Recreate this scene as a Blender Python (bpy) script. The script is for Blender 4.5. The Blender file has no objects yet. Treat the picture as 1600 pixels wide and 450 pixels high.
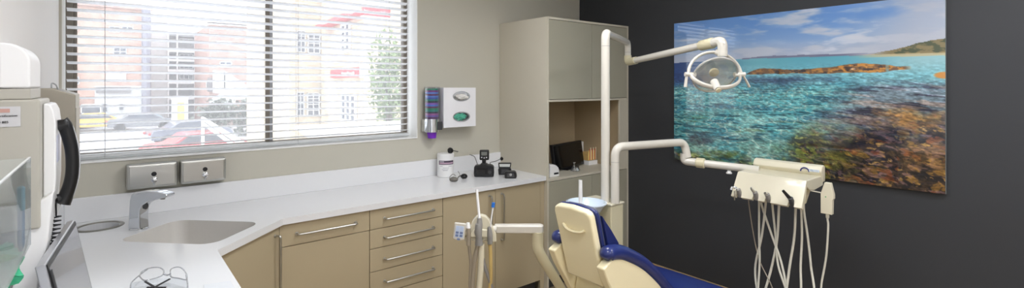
import bpy, bmesh, math, random
import numpy as np
from mathutils import Vector, Matrix, noise as mnoise
random.seed(7)
S = bpy.context.scene
COL = S.collection
# ------------------------------------------------------------------ camera, world, light, exposure
AZ = math.radians(50.7); EYE = 1.6
FX, FY = math.cos(AZ), math.sin(AZ); RX, RY = math.sin(AZ), -math.cos(AZ)
cd = bpy.data.cameras.new('camera'); cam = bpy.data.objects.new('camera', cd); COL.objects.link(cam)
cam.location = (0, 0, EYE); cam.rotation_euler = (math.pi/2, 0, AZ - math.pi/2)
cd.sensor_width = 36; cd.lens = 761/1600*36; cd.shift_y = -91.4/1600; cd.clip_start = 0.02; cd.clip_end = 400
S.camera = cam
S.view_settings.view_transform = 'Standard'; S.view_settings.look = 'None'
S.view_settings.exposure = 0.0; S.view_settings.gamma = 1.0; S.view_settings.use_curve_mapping = False
SKY = 3.3; PANEL = 25.0
w = bpy.data.worlds.new('sky'); S.world = w; w.use_nodes = True
bg = w.node_tree.nodes['Background']; bg.inputs[0].default_value = (0.93, 0.965, 1.0, 1); bg.inputs[1].default_value = SKY
S.cycles.use_denoising = True
try: S.cycles.denoiser = 'OPENIMAGEDENOISE'
except Exception: pass
S.cycles.max_bounces = 9; S.cycles.diffuse_bounces = 5; S.cycles.glossy_bounces = 4
S.cycles.transparent_max_bounces = 24; S.cycles.transmission_bounces = 6
S.cycles.sample_clamp_indirect = 6; S.cycles.caustics_reflective = False; S.cycles.caustics_refractive = False

# a photograph measurement (column, row) turned into a point of the room
def ray(px):
    t = (px-800)/761; return FX+RX*t, FY+RY*t
def at_d(px, py, d):
    a, b = ray(px); return Vector((a*d, b*d, EYE-(py-133.6)/761*d))
def at_y(px, py, Y): return at_d(px, py, Y/ray(px)[1])
def at_x(px, py, X): return at_d(px, py, X/ray(px)[0])
def at_z(px, py, Z): return at_d(px, py, (EYE-Z)*761/(py-133.6))

# ------------------------------------------------------------------ materials
def s2l(c):
    return tuple(((x/255)/12.92 if x/255 <= .04045 else ((x/255+.055)/1.055)**2.4) for x in c)
MATS = {}
def mat(name, rgb, rough=.5, metal=0., var=.03, scale=8., bump=0., coat=0., emit=None, spec=.5, alpha=1, trans=0., ior=1.45):
    if name in MATS: return MATS[name]
    m = bpy.data.materials.new(name); m.use_nodes = True; MATS[name] = m
    n = m.node_tree.nodes; l = m.node_tree.links; b = n['Principled BSDF']
    c = s2l(rgb)
    tc = n.new('ShaderNodeTexCoord'); nz = n.new('ShaderNodeTexNoise'); nz.inputs['Scale'].default_value = scale; nz.inputs['Detail'].default_value = 4
    l.new(tc.outputs['Object'], nz.inputs['Vector'])
    r = n.new('ShaderNodeMix'); r.data_type = 'RGBA'
    r.inputs[6].default_value = (*[max(0, x*(1-var)) for x in c], 1); r.inputs[7].default_value = (*[min(1, x*(1+var)) for x in c], 1)
    l.new(nz.outputs['Fac'], r.inputs[0]); l.new(r.outputs[2], b.inputs['Base Color'])
    b.inputs['Roughness'].default_value = rough; b.inputs['Metallic'].default_value = metal
    b.inputs['Specular IOR Level'].default_value = spec; b.inputs['Coat Weight'].default_value = coat
    b.inputs['Transmission Weight'].default_value = trans; b.inputs['IOR'].default_value = ior; b.inputs['Alpha'].default_value = alpha
    if bump:
        bp = n.new('ShaderNodeBump'); bp.inputs['Strength'].default_value = bump; bp.inputs['Distance'].default_value = .002
        nz2 = n.new('ShaderNodeTexNoise'); nz2.inputs['Scale'].default_value = scale*18; nz2.inputs['Detail'].default_value = 3
        l.new(tc.outputs['Object'], nz2.inputs['Vector']); l.new(nz2.outputs['Fac'], bp.inputs['Height']); l.new(bp.outputs[0], b.inputs['Normal'])
    if emit:
        b.inputs['Emission Color'].default_value = (*s2l(emit[0]), 1); b.inputs['Emission Strength'].default_value = emit[1]
    return m
def clear_mat(name, tint, gloss=.08, body=.06, bodycol=(220, 225, 225), rough=.03, fres=.55):
    """thin clear plastic: see-through, a little milky, with a sharp reflection"""
    if name in MATS: return MATS[name]
    m = bpy.data.materials.new(name); m.use_nodes = True; MATS[name] = m
    n = m.node_tree.nodes; l = m.node_tree.links; n.clear()
    o = n.new('ShaderNodeOutputMaterial'); t = n.new('ShaderNodeBsdfTransparent'); t.inputs[0].default_value = (*s2l(tint), 1)
    g = n.new('ShaderNodeBsdfGlossy'); g.inputs['Roughness'].default_value = rough
    d = n.new('ShaderNodeBsdfDiffuse'); d.inputs[0].default_value = (*s2l(bodycol), 1)
    lw = n.new('ShaderNodeLayerWeight'); lw.inputs[0].default_value = .35
    mu = n.new('ShaderNodeMath'); mu.operation = 'MULTIPLY_ADD'; mu.inputs[1].default_value = fres; mu.inputs[2].default_value = gloss
    l.new(lw.outputs['Facing'], mu.inputs[0])
    m1 = n.new('ShaderNodeMixShader'); m1.inputs[0].default_value = body; l.new(t.outputs[0], m1.inputs[1]); l.new(d.outputs[0], m1.inputs[2])
    m2 = n.new('ShaderNodeMixShader'); l.new(mu.outputs[0], m2.inputs[0]); l.new(m1.outputs[0], m2.inputs[1]); l.new(g.outputs[0], m2.inputs[2])
    l.new(m2.outputs[0], o.inputs[0]); return m
def steel_mat(name, rgb, rough=.28, stretch=(1, 1, 60)):
    if name in MATS: return MATS[name]
    m = mat(name, rgb, rough, 1.0, .02, 6)
    n = m.node_tree.nodes; l = m.node_tree.links; b = n['Principled BSDF']
    tc = n.new('ShaderNodeTexCoord'); mp = n.new('ShaderNodeMapping'); mp.inputs['Scale'].default_value = stretch
    nz = n.new('ShaderNodeTexNoise'); nz.inputs['Scale'].default_value = 12
    l.new(tc.outputs['Object'], mp.inputs[0]); l.new(mp.outputs[0], nz.inputs['Vector'])
    mr = n.new('ShaderNodeMapRange'); mr.inputs[3].default_value = rough*.92; mr.inputs[4].default_value = rough*1.08
    l.new(nz.outputs['Fac'], mr.inputs[0]); l.new(mr.outputs[0], b.inputs['Roughness']); return m
def brick_mat(name, c1, c2, mortar, scale=1., bw=.23, bh=.086, axis='XZ'):
    if name in MATS: return MATS[name]
    m = bpy.data.materials.new(name); m.use_nodes = True; MATS[name] = m
    n = m.node_tree.nodes; l = m.node_tree.links; b = n['Principled BSDF']; b.inputs['Roughness'].default_value = .9
    tc = n.new('ShaderNodeTexCoord'); sp = n.new('ShaderNodeSeparateXYZ'); cb = n.new('ShaderNodeCombineXYZ')
    l.new(tc.outputs['Object'], sp.inputs[0]); l.new(sp.outputs['X' if axis[0] == 'X' else 'Y'], cb.inputs[0]); l.new(sp.outputs['Z'], cb.inputs[1])
    br = n.new('ShaderNodeTexBrick'); br.inputs['Scale'].default_value = 1/scale
    br.inputs['Brick Width'].default_value = bw; br.inputs['Row Height'].default_value = bh; br.inputs['Mortar Size'].default_value = .012
    br.inputs['Color1'].default_value = (*s2l(c1), 1); br.inputs['Color2'].default_value = (*s2l(c2), 1); br.inputs['Mortar'].default_value = (*s2l(mortar), 1)
    l.new(cb.outputs[0], br.inputs['Vector'])
    nz = n.new('ShaderNodeTexNoise'); nz.inputs['Scale'].default_value = 1.3; nz.inputs['Detail'].default_value = 6; l.new(tc.outputs['Object'], nz.inputs['Vector'])
    mr = n.new('ShaderNodeMapRange'); mr.inputs[1].default_value = .3; mr.inputs[2].default_value = .7; mr.inputs[3].default_value = .72; mr.inputs[4].default_value = 1.1
    l.new(nz.outputs['Fac'], mr.inputs[0])
    mx = n.new('ShaderNodeMix'); mx.data_type = 'RGBA'; mx.blend_type = 'MULTIPLY'; mx.inputs[0].default_value = 1
    l.new(br.outputs['Color'], mx.inputs[6]); l.new(mr.outputs[0], mx.inputs[7]); l.new(mx.outputs[2], b.inputs['Base Color']); return m

M_wall = mat('beige_wall_paint', (192, 189, 176), .62, var=.015, scale=2, bump=.15)
M_wallC = mat('pale_wall_paint', (230, 228, 227), .6, var=.015, scale=2, bump=.15)
M_wallB = mat('charcoal_wall_paint', (52, 54, 58), .6, var=.03, scale=1.5, bump=.15)
M_ceil = mat('ceiling_paint', (235, 234, 230), .8)
M_cab = mat('beige_laminate', (178, 164, 136), .42, var=.02, scale=3, bump=.05)
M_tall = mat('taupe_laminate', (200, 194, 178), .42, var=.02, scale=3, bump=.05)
M_tdoor = mat('shaded_taupe_laminate', (165, 162, 145), .45, var=.02, scale=3, bump=.05)  # tall doors: weaker light on their fronts darkened into the colour
M_gap = mat('cabinet_recess', (70, 62, 50), .8)
M_top = mat('white_solid_surface', (226, 227, 229), .16, var=.008, scale=60, spec=.5)
M_sink = mat('grey_sink_composite', (205, 202, 197), .3, var=.03, scale=90)
M_steel = steel_mat('brushed_steel', (192, 192, 188), .3)
M_chrome = mat('chrome', (215, 218, 222), .07, 1.0, .02)
M_cream = mat('cream_plastic', (218, 212, 190), .22, var=.015, scale=5, coat=.3)
M_cream2 = mat('aged_cream_plastic', (205, 197, 166), .35, var=.03, scale=10)
M_ivory = mat('ivory_enamel', (206, 202, 192), .22, var=.01, scale=5, coat=.3)
M_white = mat('white_plastic', (232, 232, 232), .28, var=.01)
M_blue = mat('navy_vinyl', (34, 46, 104), .28, var=.08, scale=12, bump=.1, coat=.15)
M_black = mat('black_plastic', (22, 22, 24), .35, var=.1)
M_rubber = mat('matt_black_rubber', (30, 30, 32), .6, var=.1)
M_dgrey = mat('dark_grey_plastic', (66, 66, 68), .4)
M_mgrey = mat('mid_grey_plastic', (135, 133, 130), .4)
M_hose = mat('pale_grey_hose', (205, 203, 190), .35, var=.04)
M_hose2 = mat('taupe_hose', (150, 140, 124), .4, var=.05)
M_hose3 = mat('amber_hose', (196, 170, 110), .35, var=.05)
M_clear = clear_mat('clear_acrylic', (252, 254, 254), .03, .10, (235, 238, 238))
M_clear2 = clear_mat('clear_goggle_plastic', (240, 243, 246), .05, .12)
M_bronze = mat('bronze_window_frame', (108, 100, 90), .45, var=.04)
M_slat = mat('white_blind_slat', (246, 247, 250), .4, var=.01)

# ------------------------------------------------------------------ mesh helpers
class MB:
    def __init__(s): s.bm = bmesh.new()
    def box(s, x0, x1, y0, y1, z0, z1, M=None):
        x0, x1 = sorted((x0, x1)); y0, y1 = sorted((y0, y1)); z0, z1 = sorted((z0, z1))
        v = [Vector((x, y, z)) for z in (z0, z1) for y in (y0, y1) for x in (x0, x1)]
        if M: v = [M @ p for p in v]
        v = [s.bm.verts.new(p) for p in v]
        for f in ((0, 2, 3, 1), (4, 5, 7, 6), (0, 1, 5, 4), (2, 6, 7, 3), (0, 4, 6, 2), (1, 3, 7, 5)): s.bm.faces.new([v[i] for i in f])
        return s
    def prism(s, pts, fn, a, b):
        """polygon pts (u,v) swept from a to b; fn(u,v,w) gives the point"""
        A = [s.bm.verts.new(fn(u, v, a)) for u, v in pts]; B = [s.bm.verts.new(fn(u, v, b)) for u, v in pts]
        n = len(pts); s.bm.faces.new(A); s.bm.faces.new(B[::-1])
        for i in range(n): s.bm.faces.new((A[i], B[i], B[(i+1) % n], A[(i+1) % n]))
        return s
    def sweep(s, path, rad, seg=14, cap=True, flat=1., up=None):
        P = [Vector(p) for p in path]; n = len(P)
        R = list(rad) if isinstance(rad, (list, tuple)) else [rad]*n
        if len(R) != n: R = [float(v) for v in np.interp(np.linspace(0, 1, n), np.linspace(0, 1, len(R)), R)]
        rings = []; prev = None
        for i in range(n):
            t = (P[min(i+1, n-1)]-P[max(i-1, 0)])
            if t.length < 1e-9: t = Vector((0, 0, 1))
            t.normalize()
            if prev is None:
                a = Vector(up) if up else (Vector((0, 0, 1)) if abs(t.z) < .9 else Vector((1, 0, 0)))
                x = (a-t*a.dot(t)).normalized()
            else: x = (prev-t*prev.dot(t)).normalized()
            prev = x; y = t.cross(x)
            rings.append([s.bm.verts.new(P[i]+(x*math.cos(k*2*math.pi/seg)*flat+y*math.sin(k*2*math.pi/seg))*R[i]) for k in range(seg)])
        for i in range(n-1):
            for k in range(seg):
                s.bm.faces.new((rings[i][k], rings[i][(k+1) % seg], rings[i+1][(k+1) % seg], rings[i+1][k]))
        if cap: s.bm.faces.new(rings[0][::-1]); s.bm.faces.new(rings[-1])
        return s
    def cyl(s, a, b, r, r2=None, seg=20): return s.sweep([a, b], [r, r if r2 is None else r2], seg)
    def lathe(s, prof, c, axis=(0, 0, 1), seg=28, sx=1., sy=1., xdir=None, cap=True):
        """prof: (radius, height) along axis from c"""
        c = Vector(c); z = Vector(axis).normalized()
        a = Vector(xdir) if xdir else (Vector((1, 0, 0)) if abs(z.x) < .9 else Vector((0, 1, 0)))
        x = (a-z*a.dot(z)).normalized(); y = z.cross(x); rings = []
        for r, h in prof:
            rings.append([s.bm.verts.new(c+z*h+x*(r*sx*math.cos(k*2*math.pi/seg))+y*(r*sy*math.sin(k*2*math.pi/seg))) for k in range(seg)])
        for i in range(len(rings)-1):
            for k in range(seg): s.bm.faces.new((rings[i][k], rings[i][(k+1) % seg], rings[i+1][(k+1) % seg], rings[i+1][k]))
        if cap:
            s.bm.faces.new(rings[0][::-1]); s.bm.faces.new(rings[-1])
        return s
    def ball(s, c, r, sx=1, sy=1, sz=1, seg=20):
        prof = [(max(1e-4, r*math.sin(math.pi*i/12)), -r*math.cos(math.pi*i/12)) for i in range(13)]
        m = MB(); m.lathe(prof, (0, 0, 0), seg=seg)
        for v in m.bm.verts: v.co = Vector(c)+Vector((v.co.x*sx, v.co.y*sy, v.co.z*sz))
        me = bpy.data.meshes.new('tmp'); m.bm.to_mesh(me); s.bm.from_mesh(me); bpy.data.meshes.remove(me); m.bm.free(); return s
    def plate(s, outer, holes, vec):
        """flat polygon (3-D loops) with holes, thickened by vec"""
        vec = Vector(vec)
        for off, flip in ((Vector(), False), (vec, True)):
            ed = []
            for lp in [outer]+holes:
                vs = [s.bm.verts.new(Vector(p)+off) for p in lp]
                ed += [s.bm.edges.new((vs[i], vs[(i+1) % len(vs)])) for i in range(len(vs))]
            bmesh.ops.triangle_fill(s.bm, use_beauty=True, use_dissolve=False, edges=ed)
        for lp in [outer]+holes:
            a = [s.bm.verts.new(Vector(p)) for p in lp]; b = [s.bm.verts.new(Vector(p)+vec) for p in lp]
            for i in range(len(lp)): s.bm.faces.new((a[i], a[(i+1) % len(lp)], b[(i+1) % len(lp)], b[i]))
        bmesh.ops.remove_doubles(s.bm, verts=s.bm.verts, dist=1e-5); return s
    def build(s, name, m, parent=None, bevel=0, seg=3, smooth=True, wn=True):
        bmesh.ops.recalc_face_normals(s.bm, faces=s.bm.faces)
        me = bpy.data.meshes.new(name)
        if parent is None:
            vs = [v.co for v in s.bm.verts]
            lo = Vector((min(v.x for v in vs), min(v.y for v in vs), min(v.z for v in vs))); hi = Vector((max(v.x for v in vs), max(v.y for v in vs), 0))
            o0 = Vector(((lo.x+hi.x)/2, (lo.y+hi.y)/2, lo.z))
        else: o0 = ORG[parent.name]
        for v in s.bm.verts: v.co -= o0
        s.bm.to_mesh(me); s.bm.free(); me.materials.append(m)
        o = bpy.data.objects.new(name, me); COL.objects.link(o)
        if parent is None: o.location = o0
        else: o.parent = parent
        ORG[o.name] = o0
        if smooth:
            me.shade_smooth()
            e = me.attributes.get('sharp_edge')
            bm = bmesh.new(); bm.from_mesh(me)
            for ed in bm.edges:
                if len(ed.link_faces) == 2 and ed.calc_face_angle(0) > .62: ed.smooth = False
            bm.to_mesh(me); bm.free()
        if bevel:
            b = o.modifiers.new('bevel', 'BEVEL'); b.width = bevel; b.segments = seg; b.limit_method = 'ANGLE'; b.angle_limit = .6
            b.harden_normals = bool(smooth)
        return o
ORG = {}
def tag(o, label, cat, group=None):
    o['label'] = label; o['category'] = cat
    if group: o['group'] = group
    return o
def struct(o): o['kind'] = 'structure'; return o
def empty(name, loc, label, cat, group=None):
    o = bpy.data.objects.new(name, None); COL.objects.link(o); o.location = loc; ORG[o.name] = Vector(loc); o.empty_display_size = .05
    return tag(o, label, cat, group)
def rounded(pts, r, n=7):
    """fillet the corners of an open 3-D path"""
    P = [Vector(p) for p in pts]; out = [P[0]]
    for i in range(1, len(P)-1):
        a = P[i-1]-P[i]; b = P[i+1]-P[i]; rr = min(r, a.length*.48, b.length*.48)
        A = P[i]+a.normalized()*rr; B = P[i]+b.normalized()*rr
        for k in range(n+1):
            t = k/n; out.append(A*(1-t)**2+P[i]*2*t*(1-t)+B*t*t)
    out.append(P[-1]); return out
def smooth_path(pts, n=8):
    P = [Vector(p) for p in pts]; out = []
    for i in range(len(P)-1):
        p0 = P[max(i-1, 0)]; p1 = P[i]; p2 = P[i+1]; p3 = P[min(i+2, len(P)-1)]
        for k in range(n):
            t = k/n
            out.append(.5*((2*p1)+(p2-p0)*t+(2*p0-5*p1+4*p2-p3)*t*t+(3*p1-p0-3*p2+p3)*t**3))
    out.append(P[-1]); return out
def text(name, body, size, loc, R, m, parent, ext=.0006, align='CENTER'):
    c = bpy.data.curves.new(name, 'FONT'); c.body = body; c.size = size; c.extrude = ext; c.align_x = align; c.align_y = 'CENTER'
    o = bpy.data.objects.new(name, c); COL.objects.link(o); c.materials.append(m); bpy.context.view_layer.update(); me = bpy.data.meshes.new_from_object(o); bpy.data.objects.remove(o); o = bpy.data.objects.new(name, me); COL.objects.link(o); o.parent = parent
    o.matrix_local = Matrix.Translation(Vector(loc)-ORG[parent.name]) @ R.to_4x4(); return o
def basis(x, y):
    x = Vector(x).normalized(); y = Vector(y); y = (y-x*y.dot(x)).normalized(); z = x.cross(y)
    return Matrix((x, y, z)).transposed()
R_A = basis((1, 0, 0), (0, 0, 1))          # lettering read by someone facing wall A
R_B = basis((0, -1, 0), (0, 0, 1))         # lettering read by someone facing wall B

# ================================================================== ROOM SHELL
YA, XB, XC, YD, ZC = 3.335, 3.6, -.212, -2.2, 2.7
WX0, WX1, WZ0, WZ1, YOUT = -.2, 1.795, 1.2, 2.46, 3.60
struct(MB().box(XC-.2, XB+.2, YD-.2, YA+.01, -.12, 0).build('floor', mat('tan_vinyl_floor', (160, 142, 116), .35, var=.12, scale=14)))
struct(MB().box(XC-.2, XB+.2, YD-.2, YOUT, ZC, ZC+.15).build('ceiling', M_ceil))
rect = lambda x0, x1, z0, z1, y: [(x0, y, z0), (x1, y, z0), (x1, y, z1), (x0, y, z1)]
struct(MB().plate(rect(XC-.2, XB+.2, 0, ZC, YA), [rect(WX0, WX1, WZ0, WZ1, YA)], (0, YOUT-YA, 0)).build('wall_back', M_wall, smooth=False))
struct(MB().box(XC-.2, XC, YD, YA, 0, ZC).build('wall_left', M_wallC))
struct(MB().box(XB, XB+.2, YD, YA, 0, ZC).build('wall_right', M_wallB))
struct(MB().box(XC-.2, XB+.2, YD-.2, YD, 0, ZC).build('wall_front', M_wallC))
struct(MB().box(XB-.012, XB, YD, 2.72, 0, .07).build('baseboard_right', mat('tan_baseboard', (176, 150, 112), .4), bevel=.003))
# sill lining, white
M_rev = mat('white_reveal_paint', (236, 236, 234), .45)
struct(MB().box(WX0, WX1, YA-.006, YOUT-.06, WZ0-.002, WZ0+.006).build('trim_1', M_rev, bevel=.002))
struct(MB().box(WX1-.004, WX1+.001, YA-.001, YOUT-.06, WZ0, WZ1).build('trim_2', M_rev))
struct(MB().box(WX0-.001, WX0+.004, YA-.001, YOUT-.06, WZ0, WZ1).build('trim_3', M_rev))
# sliding window
win = empty('window_1', (.8, 3.52, 1.2), 'bronze aluminium sliding window with two rain speckled panes above the worktop', 'window'); win['kind'] = 'structure'
for k in ('category',): del win[k]
Y0, Y1 = 3.495, 3.545; z0, z1 = WZ0+.006, WZ1
m = MB(); m.box(WX0+.004, WX0+.034, Y0, Y1, z0, z1).box(WX1-.034, WX1-.004, Y0, Y1, z0, z1).box(WX0+.034, WX1-.034, Y0, Y1, z0, z0+.028).box(WX0+.034, WX1-.034, Y0, Y1, z1-.04, z1)
m.build('window_frame', M_bronze, win, bevel=.002)
m = MB(); m.box(.772, .797, Y0-.004, Y0+.022, z0+.028, z1-.04); m.box(WX0+.034, WX0+.05, Y0+.01, Y0+.02, z0+.028, z1-.04).build('sash', M_bronze, win, bevel=.002)
MB().box(.797, .818, Y0+.006, Y0+.03, z0+.028, z1-.04).build('mullion', mat('silver_window_mullion', (140, 140, 142), .4, .5), win, bevel=.002)
gm = bpy.data.materials.new('rain_speckled_glass'); gm.use_nodes = True
n = gm.node_tree.nodes; l = gm.node_tree.links; n.clear()
o_ = n.new('ShaderNodeOutputMaterial'); tr = n.new('ShaderNodeBsdfTransparent'); tr.inputs[0].default_value = (.97, .98, .98, 1)
tl = n.new('ShaderNodeBsdfTranslucent'); tl.inputs[0].default_value = (.97, .97, 1, 1)
gl = n.new('ShaderNodeBsdfGlossy'); gl.inputs['Roughness'].default_value = .02
dk = n.new('ShaderNodeBsdfTransparent'); dk.inputs[0].default_value = (.62, .63, .66, 1)
tc = n.new('ShaderNodeTexCoord')
vo = n.new('ShaderNodeTexVoronoi'); vo.inputs['Scale'].default_value = 150; vo.inputs['Randomness'].default_value = 1; l.new(tc.outputs['Object'], vo.inputs['Vector'])
rd = n.new('ShaderNodeMath'); rd.operation = 'LESS_THAN'; l.new(vo.outputs['Distance'], rd.inputs[0]); rd.inputs[1].default_value = .27
nz = n.new('ShaderNodeTexNoise'); nz.inputs['Scale'].default_value = 5; nz.inputs['Detail'].default_value = 3; l.new(tc.outputs['Object'], nz.inputs['Vector'])
pr = n.new('ShaderNodeMapRange'); pr.inputs[1].default_value = .35; pr.inputs[2].default_value = .65; pr.inputs[3].default_value = .25; pr.inputs[4].default_value = .85; l.new(nz.outputs['Fac'], pr.inputs[0])
pm = n.new('ShaderNodeMath'); pm.operation = 'MULTIPLY'; l.new(rd.outputs[0], pm.inputs[0]); l.new(pr.outputs[0], pm.inputs[1])
mh = n.new('ShaderNodeMixShader'); mh.inputs[0].default_value = .12; l.new(tr.outputs[0], mh.inputs[1]); l.new(tl.outputs[0], mh.inputs[2])  # milky veil mixed into the panes, imitating an overexposed, washed-out view
md = n.new('ShaderNodeMixShader'); l.new(pm.outputs[0], md.inputs[0]); l.new(mh.outputs[0], md.inputs[1]); l.new(dk.outputs[0], md.inputs[2])
mg = n.new('ShaderNodeMixShader'); mg.inputs[0].default_value = .03; l.new(md.outputs[0], mg.inputs[1]); l.new(gl.outputs[0], mg.inputs[2]); l.new(mg.outputs[0], o_.inputs[0])
MB().box(WX0+.034, .78, Y0+.014, Y0+.018, z0+.02, z1-.03).build('window_pane', gm, win)
MB().box(.81, WX1-.034, Y0+.03, Y0+.034, z0+.02, z1-.03).build('window_pane', gm, win)

# ceiling lights
LAB = ['nearest the window, over the middle of the worktop', 'over the near end of the left worktop', 'in the corner behind the camera', 'above the foot of the dental chair', 'in the far corner beside the dark wall']
for i, (x, y) in enumerate([(1.75, 1.65), (.45, .5), (.6, -1.4), (2.5, .1), (2.6, -1.5)]):
    t = empty('ceiling_light', (x, y, ZC), 'square ceiling light panel '+LAB[i], 'ceiling light', 'ceiling light panels')
    a = MB(); a.box(x-.31, x-.28, y-.31, y+.31, ZC-.02, ZC).box(x+.28, x+.31, y-.31, y+.31, ZC-.02, ZC).box(x-.28, x+.28, y-.31, y-.28, ZC-.02, ZC).box(x-.28, x+.28, y+.28, y+.31, ZC-.02, ZC)
    a.build('frame', M_white, t); MB().box(x-.28, x+.28, y-.28, y+.28, ZC-.012, ZC-.004).build('diffuser', mat('lit_diffuser', (255, 250, 240), .5, emit=((248, 249, 252), PANEL)), t)

# ================================================================== BLIND
bl = empty('venetian_blind', (.8, 3.43, WZ1), 'white horizontal venetian blind with open slats across the whole window', 'blind')
YB = 3.43; bx0, bx1 = WX0+.012, WX1-.035
MB().box(bx0, bx1, YB-.03, YB+.03, WZ1-.05, WZ1).build('head_rail', M_slat, bl, bevel=.004)
zb = WZ0+.012; MB().box(bx0, bx1+.008, YB-.026, YB+.026, zb, zb+.022).build('bottom_rail', mat('grey_bottom_rail', (205, 208, 210), .35), bl, bevel=.01, seg=4)
cz = zb+.044; k = 0; tl_ = math.radians(12)
while cz < WZ1-.07:
    m = MB(); N = 7; top = []; bot = []
    for i in range(N):
        u = (i/(N-1)-.5)*.05; h = .0028*(1-(u/.025)**2)
        y = u*math.cos(tl_)+h*math.sin(tl_); z = -u*math.sin(tl_)+h*math.cos(tl_)
        top.append((y, z+.0012)); bot.append((y, z-.0012))
    prof = top+bot[::-1]
    m.prism([(YB+a, cz+b) for a, b in prof], lambda u, v, ww: Vector((ww, u, v)), bx0, bx1)
    m.build('slat', M_slat, bl, smooth=False); cz += .0463; k += 1
M_cord = mat('blind_cord', (180, 182, 186), .6)
for px in (164, 466, 608):
    X = at_y(px, 130, YB-.026).x
    m = MB(); m.cyl((X, YB-.027, zb), (X, YB-.027, WZ1-.04), .0013, seg=6); m.cyl((X, YB+.027, zb), (X, YB+.027, WZ1-.04), .0013, seg=6)
    m.build('ladder_cord', M_cord, bl)

# ================================================================== WORKTOP AND CABINETS
YF, XF = 2.745, .3424
cp, cq = (XF, 2.395), (.690, YF)
def rrect2(c, ax, hl, hw, r, n=8):
    ax = Vector(ax).normalized(); ay = Vector((-ax.y, ax.x)); out = []
    for sx, sy, a0 in ((1, 1, 0), (-1, 1, 90), (-1, -1, 180), (1, -1, 270)):
        for k in range(n+1):
            a = math.radians(a0+90*k/n)
            p = Vector(c)+ax*(sx*(hl-r)+r*math.cos(a))+ay*(sy*(hw-r)+r*math.sin(a)); out.append((p.x, p.y))
    return out
sink2 = rrect2((.296, 2.785), (1, -1), .235, .178, .07)
CH = (-.055, 3.165)
hole2 = [(CH[0]+.078*math.cos(a*math.pi/20), CH[1]+.078*math.sin(a*math.pi/20)) for a in range(40)]
up3 = lambda P, z: [(x, y, z) for x, y in P]
wt = empty('worktop', (.6, 3.0, .866), 'white solid surface worktop with moulded sink running under the window', 'worktop')
outer = [(XC+.002, -1.2), (XF, -1.2), cp, cq, (2.588, YF), (2.588, YA-.002), (XC+.002, YA-.002)]
MB().plate(up3(outer, .9), [up3(sink2, .9), up3(hole2, .9)], (0, 0, -.034)).build('top_slab', M_top, wt, smooth=False)
m = MB(); m.box(XC+.02, 2.588, YA-.02, YA-.001, .9, 1.026); m.build('backsplash', M_top, wt, bevel=.003)
MB().box(XC+.001, XC+.02, -1.2, YA-.001, .9, 1.026).build('backsplash', M_top, wt, bevel=.003)
# basin
m = MB(); rings = []
for sc_, z in ((1, .899), (.985, .86), (.96, .79), (.9, .755), (.8, .745), (.1, .742)):
    c = Vector((.296, 2.785)); rings.append([m.bm.verts.new((c.x+(x-c.x)*sc_, c.y+(y-c.y)*sc_, z)) for x, y in sink2])
for i in range(len(rings)-1):
    L = len(sink2)
    for k in range(L): m.bm.faces.new((rings[i][k], rings[i][(k+1) % L], rings[i+1][(k+1) % L], rings[i+1][k]))
m.bm.faces.new(rings[-1]); bs = m.build('sink_basin', M_sink, wt)
MB().lathe([(.001, .004), (.03, .004), (.036, .001), (.036, 0)], (.296, 2.785, .743), cap=True).build('drain', M_chrome, bs)
MB().lathe([(.082, 0), (.1, 0), (.1, .003), (.096, .005), (.084, .005), (.08, 0), (.078, -.09), (.07, -.1), (.074, -.09), (.082, 0)], (*CH, .9), cap=False, seg=40).build('waste_chute', steel_mat('chute_steel', (150, 148, 142), .35), wt)
MB().lathe([(.001, 0), (.077, 0), (.077, .004), (.001, .004)], (*CH, .80), seg=30).build('chute_flap', M_black, wt)
# gooseneck-free sensor tap
tapb = Vector((.097, 3.0, .9)); dr = Vector((.707, -.707, 0))
tp = empty('sensor_tap', tapb, 'chrome sensor tap with slanted body standing behind the sink', 'tap')
tl2_ = dr.cross(Vector((0, 0, 1)))
m = MB(); m.prism([(-.034, .002), (.03, .002), (.027, .07), (.03, .1), (.042, .122), (.07, .138), (.13, .153), (.162, .160), (.170, .168), (.166, .178), (.12, .188), (.06, .190), (.01, .184), (-.018, .172), (-.026, .14)], lambda u, v, ww: tapb+dr*u+tl2_*ww+Vector((0, 0, v)), -.027, .027)
m.build('tap_body', M_chrome, tp, bevel=.018, seg=5)
MB().lathe([(.04, 0), (.04, .004), (.036, .008), (.001, .008)], tapb).build('base_ring', M_chrome, tp)
MB().cyl(tapb+dr*.128+Vector((0, 0, .164)), tapb+dr*.125+Vector((0, 0, .148)), .011).build('aerator', M_mgrey, tp)
MB().ball(tapb+dr*.036+Vector((0, 0, .115)), .014, .8, .8, 1.5).build('sensor_window', M_dgrey, tp)

def bar_handle(a, b, out, parent, r=.0055, name='handle'):
    a, b, out = Vector(a), Vector(b), Vector(out)
    m = MB(); m.sweep(rounded([a, a+out, b+out, b], .014, 6), r, 12); 
    d = out.normalized(); m.cyl(a, a+d*.003, .009); m.cyl(b, b+d*.003, .009)
    return m.build(name, M_steel, parent)
ZT, ZB, YC = .862, .1, 2.765
def unit(x0, x1, label, lo=ZB):
    t = empty('base_cabinet', ((x0+x1)/2, YC, 0), label, 'cabinet')
    MB().box(x0+.001, x1-.001, YC+.02, YA-.01, lo, .70).build('carcass', M_gap, t)
    MB().box(x0+.002, x1-.002, YC+.06, YC+.075, 0, lo).build('plinth', M_dgrey, t); return t
def front(x0, x1, z0, z1, parent, name, y=None, m_=None):
    y = YC if y is None else y
    return MB().box(x0+.0018, x1-.0018, y, y+.019, z0+.0018, z1-.0018).build(name, m_ or M_cab, parent, bevel=.0012, seg=2)
u1 = unit(.676, 1.174, 'beige base cabinet with one wide drawer over a plain bin door, beside the sink corner')
f = front(.676, 1.174, .742, ZT, u1, 'drawer'); bar_handle((.765, YC, .803), (1.09, YC, .803), (0, -.032, 0), f)
front(.676, 1.174, ZB, .742, u1, 'bin_door')
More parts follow.
